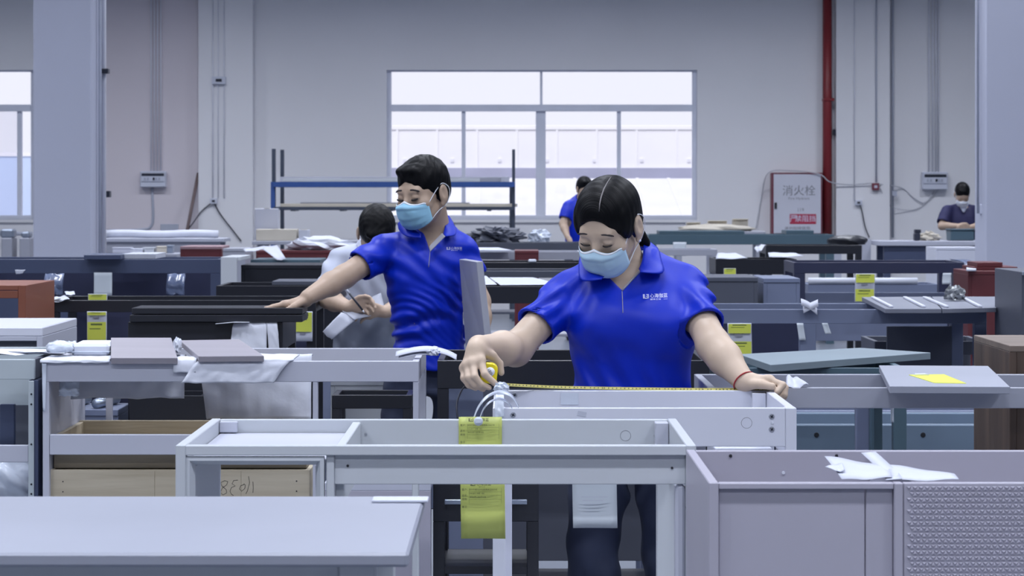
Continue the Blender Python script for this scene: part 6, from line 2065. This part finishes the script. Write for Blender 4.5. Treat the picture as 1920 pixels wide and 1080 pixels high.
sheet_flap(t, t.shirt, [P(757, 408, YM + .03), P(752, 416, YM - .02), P(765, 424, YM - .06), P(789, 440, YM - .09)], [P(747, 420, YM + .03), P(750, 432, YM - .03), P(764, 444, YM - .09), P(790, 446, YM - .10)], M_BLUE, t.surf, 7.0, .003)
sheet_flap(t, t.shirt, [P(827, 400, YM + .07), P(832, 412, YM + .02), P(834, 425, YM - .03), P(832, 438, YM - .07)], [P(842, 406, YM + .07), P(850, 420, YM + .02), P(854, 440, YM - .06), P(834, 444, YM - .09)], M_BLUE, t.surf, 7.0, -.003)
shirt_logo(t, t.shirt, sf, PXX(837, YM - .1), PZ(466, YM - .1), .80, -.02)
put_root(t, (cxm, cym, 0))
for ch_ in t.o.children:
    if ch_.name.startswith('eyelash'):
        pass

# board held under his arm
c_ = [P(861, 486, YM - .09), P(893, 491, YM - .36), P(913, 668, YM - .36), P(874, 662, YM - .09)]
nn = (c_[1] - c_[0]).cross(c_[3] - c_[0]).normalized()
if nn.x < 0: nn = -nn
base = sum(c_, Vector()) / 4
vsb = [v - base for v in c_] + [v - base + nn * .024 for v in c_]
me = py_mesh(vsb, [(0, 1, 2, 3), (7, 6, 5, 4), (0, 4, 5, 1), (1, 5, 6, 2), (2, 6, 7, 3), (3, 7, 4, 0)])
bm = bmesh.new(); bm.from_mesh(me); bmesh.ops.recalc_face_normals(bm, faces=bm.faces)
bmesh.ops.bevel(bm, geom=list(bm.edges), offset=.0015, segments=1, affect='EDGES'); bm.to_mesh(me); bm.free()
tag(link('carried_board', me, M_GREYR, None, base), 'pale grey panel carried under the arm of the man in blue', 'board')

# -- man in the white shirt, writing
YS = 10.25
nk = P(708, 462, YS + .03)
cxs = PXX(696, YS); cys = YS + .05
secS = [(.945, 0, .01, .140, .108), (.98, 0, .005, .150, .118), (1.02, 0, .0, .15, .12), (1.12, 0, -.01, .155, .12), (1.19, 0, -.01, .155, .11), (1.235, 0, .0, .135, .09), (1.262, .01, .01, .09, .07), (1.28, .02, .015, .065, .055)]
def foldS(p):
    x = p[:, 0] - cxs; z = p[:, 2]
    return .004 * np.sin(z * 60 + x * 50 + 2 * np.sin(x * 25)) + .003 * np.sin(x * 70 - z * 25)
a1 = (P(636, 492, YS + .03), P(614, 560, YS - .08), P(652, 576, YS - .26))
a2 = (P(757, 492, YS + .03), P(766, 565, YS - .06), P(722, 585, YS - .24))
wm = worker('man in a white shirt bowed over papers behind the man in blue', P(706, 438, YS - .10), head_frame(-8, 55, 0), 1.02, nk, cxs, cys, secS,
            [(*a1, .70, (a1[2], (.75, -.35, .18), (.15, -.2, 1), (.3, -.6, -.5), .55, .95)), (*a2, .70, (a2[2], (-.9, -.25, .05), (-.1, -.3, 1), (.1, .3, -.9), .3, .95))],
            M_WHITESHIRT, M_SKIN2, M_TROUSERG, .0055, None, None, foldS, hip=.90, clothn='white_shirt', tuck=True, sleeve=(.060, .068))
sheet_flap(wm, wm.shirt, [P(675, 448, YS + .02), P(690, 458, YS - .04), P(704, 470, YS - .09)], [P(668, 458, YS + .02), P(680, 474, YS - .06), P(700, 480, YS - .1)], M_WHITESHIRT, wm.surf, 9.0, .003)
put_root(wm, (cxs, cys, 0))
paper_quad('white sheets of paper the bowed man is writing on', [P(642, 584, YS - .27), P(714, 549, YS - .16), P(722, 584, YS - .22), P(664, 600, YS - .32)], sag=.003, th=.002)
paper_quad('white sheet drooping below the papers of the bowed man', [P(640, 586, YS - .28), P(668, 598, YS - .31), P(622, 638, YS - .30), P(605, 622, YS - .30)], sag=.004, th=.001)
t = Thing('pen', 'black and white pen in the hand of the bowed man', 'pen', P(680, 584, YS - .36))
b0 = P(680, 584, YS - .36)
t.mesh('barrel', tube_mesh([P(680, 582, YS - .36) - b0, P(655, 550, YS - .37) - b0], .0045, 8), M_DARK)
t.mesh('tip', tube_mesh([P(680, 582, YS - .36) - b0, P(683, 587, YS - .36) - b0], [.0045, .001], 8), M_WHITE)
t.mesh('cap', tube_mesh([P(655, 550, YS - .37) - b0, P(646, 538, YS - .372) - b0], .005, 8), M_WHITE)

# -- far worker at the right bench
YQ = 25.0
nk = P(1805, 384, YQ + .03)
cxq = PXX(1804, YQ); cyq = YQ + .04
secQ = [(.84, 0, .02, .16, .12), (.95, 0, .0, .155, .115), (1.08, 0, -.01, .165, .12), (1.2, 0, -.01, .175, .12), (1.3, 0, 0, .165, .10), (1.35, 0, .005, .12, .08), (1.38, 0, .01, .07, .06)]
a1 = (P(1776, 396, YQ), P(1766, 424, YQ - .1), P(1797, 424, YQ - .28))
a2 = (P(1832, 396, YQ), P(1840, 424, YQ - .1), P(1812, 428, YQ - .28))
fw = worker('far worker in a navy shirt and white mask bending over the right bench', P(1804, 364, YQ - .06), head_frame(0, 38, 0), 1.0, nk, cxq, cyq, secQ,
            [(*a1, .8, (a1[2], (.9, -.3, 0), (0, -.2, 1), (0, .2, -1), .5, 1.0)), (*a2, .8, (a2[2], (-.9, -.3, 0), (0, -.2, 1), (0, .2, -1), .5, 1.0))],
            M_NAVYSHIRT, M_SKIN2, M_TROUSER, .009, (cxq, PZ(396, YQ - .12), PZ(378, YQ), .05), M_MASKW, None, hip=.9, sleeve=(.066, .074), clothn='navy_shirt')
o = fw.mesh('undershirt', grid_mesh(lambda u, v: Vector((cxq + (u - .5) * .13 * (1 - v * .9), cyq - .105 - .02 * v, PZ(381, YQ) - v * .10)), 6, 6, .003), M_WHITESHIRT)
put_root(fw, (cxq, cyq, 0))
# -- far worker hidden behind the woman's head
YV = 23.6
nk = P(1092, 366, YV + .03)
cxv = PXX(1088, YV); cyv = YV + .04
secV = [(.84, 0, .02, .15, .11), (.95, 0, .0, .15, .11), (1.1, 0, -.01, .16, .115), (1.25, 0, -.01, .17, .115), (1.38, 0, 0, .16, .10), (1.43, 0, .005, .12, .08), (1.46, 0, .01, .07, .06)]
a1 = (P(1066, 388, YV), P(1056, 420, YV - .08), P(1064, 444, YV - .22))
a2 = (P(1112, 388, YV), P(1120, 418, YV - .08), P(1112, 440, YV - .24))
bw_ = worker('far worker in a blue shirt half hidden behind the woman head', P(1096, 354, YV - .03), head_frame(-25, 15, 0), 1.0, nk, cxv, cyv, secV,
             [(*a1, .72, (a1[2], (.2, -.5, -.6), (0, -.2, 1), (.5, .2, -.3), .4, 1.0)), (*a2, .72, (a2[2], (-.3, -.5, -.6), (0, -.2, 1), (-.5, .2, -.3), .4, 1.0))],
             M_BLUE, M_SKIN2, M_TROUSER, .01, None, None, None, hip=.9, sleeve=(.064, .07))
put_root(bw_, (cxv, cyv, 0))
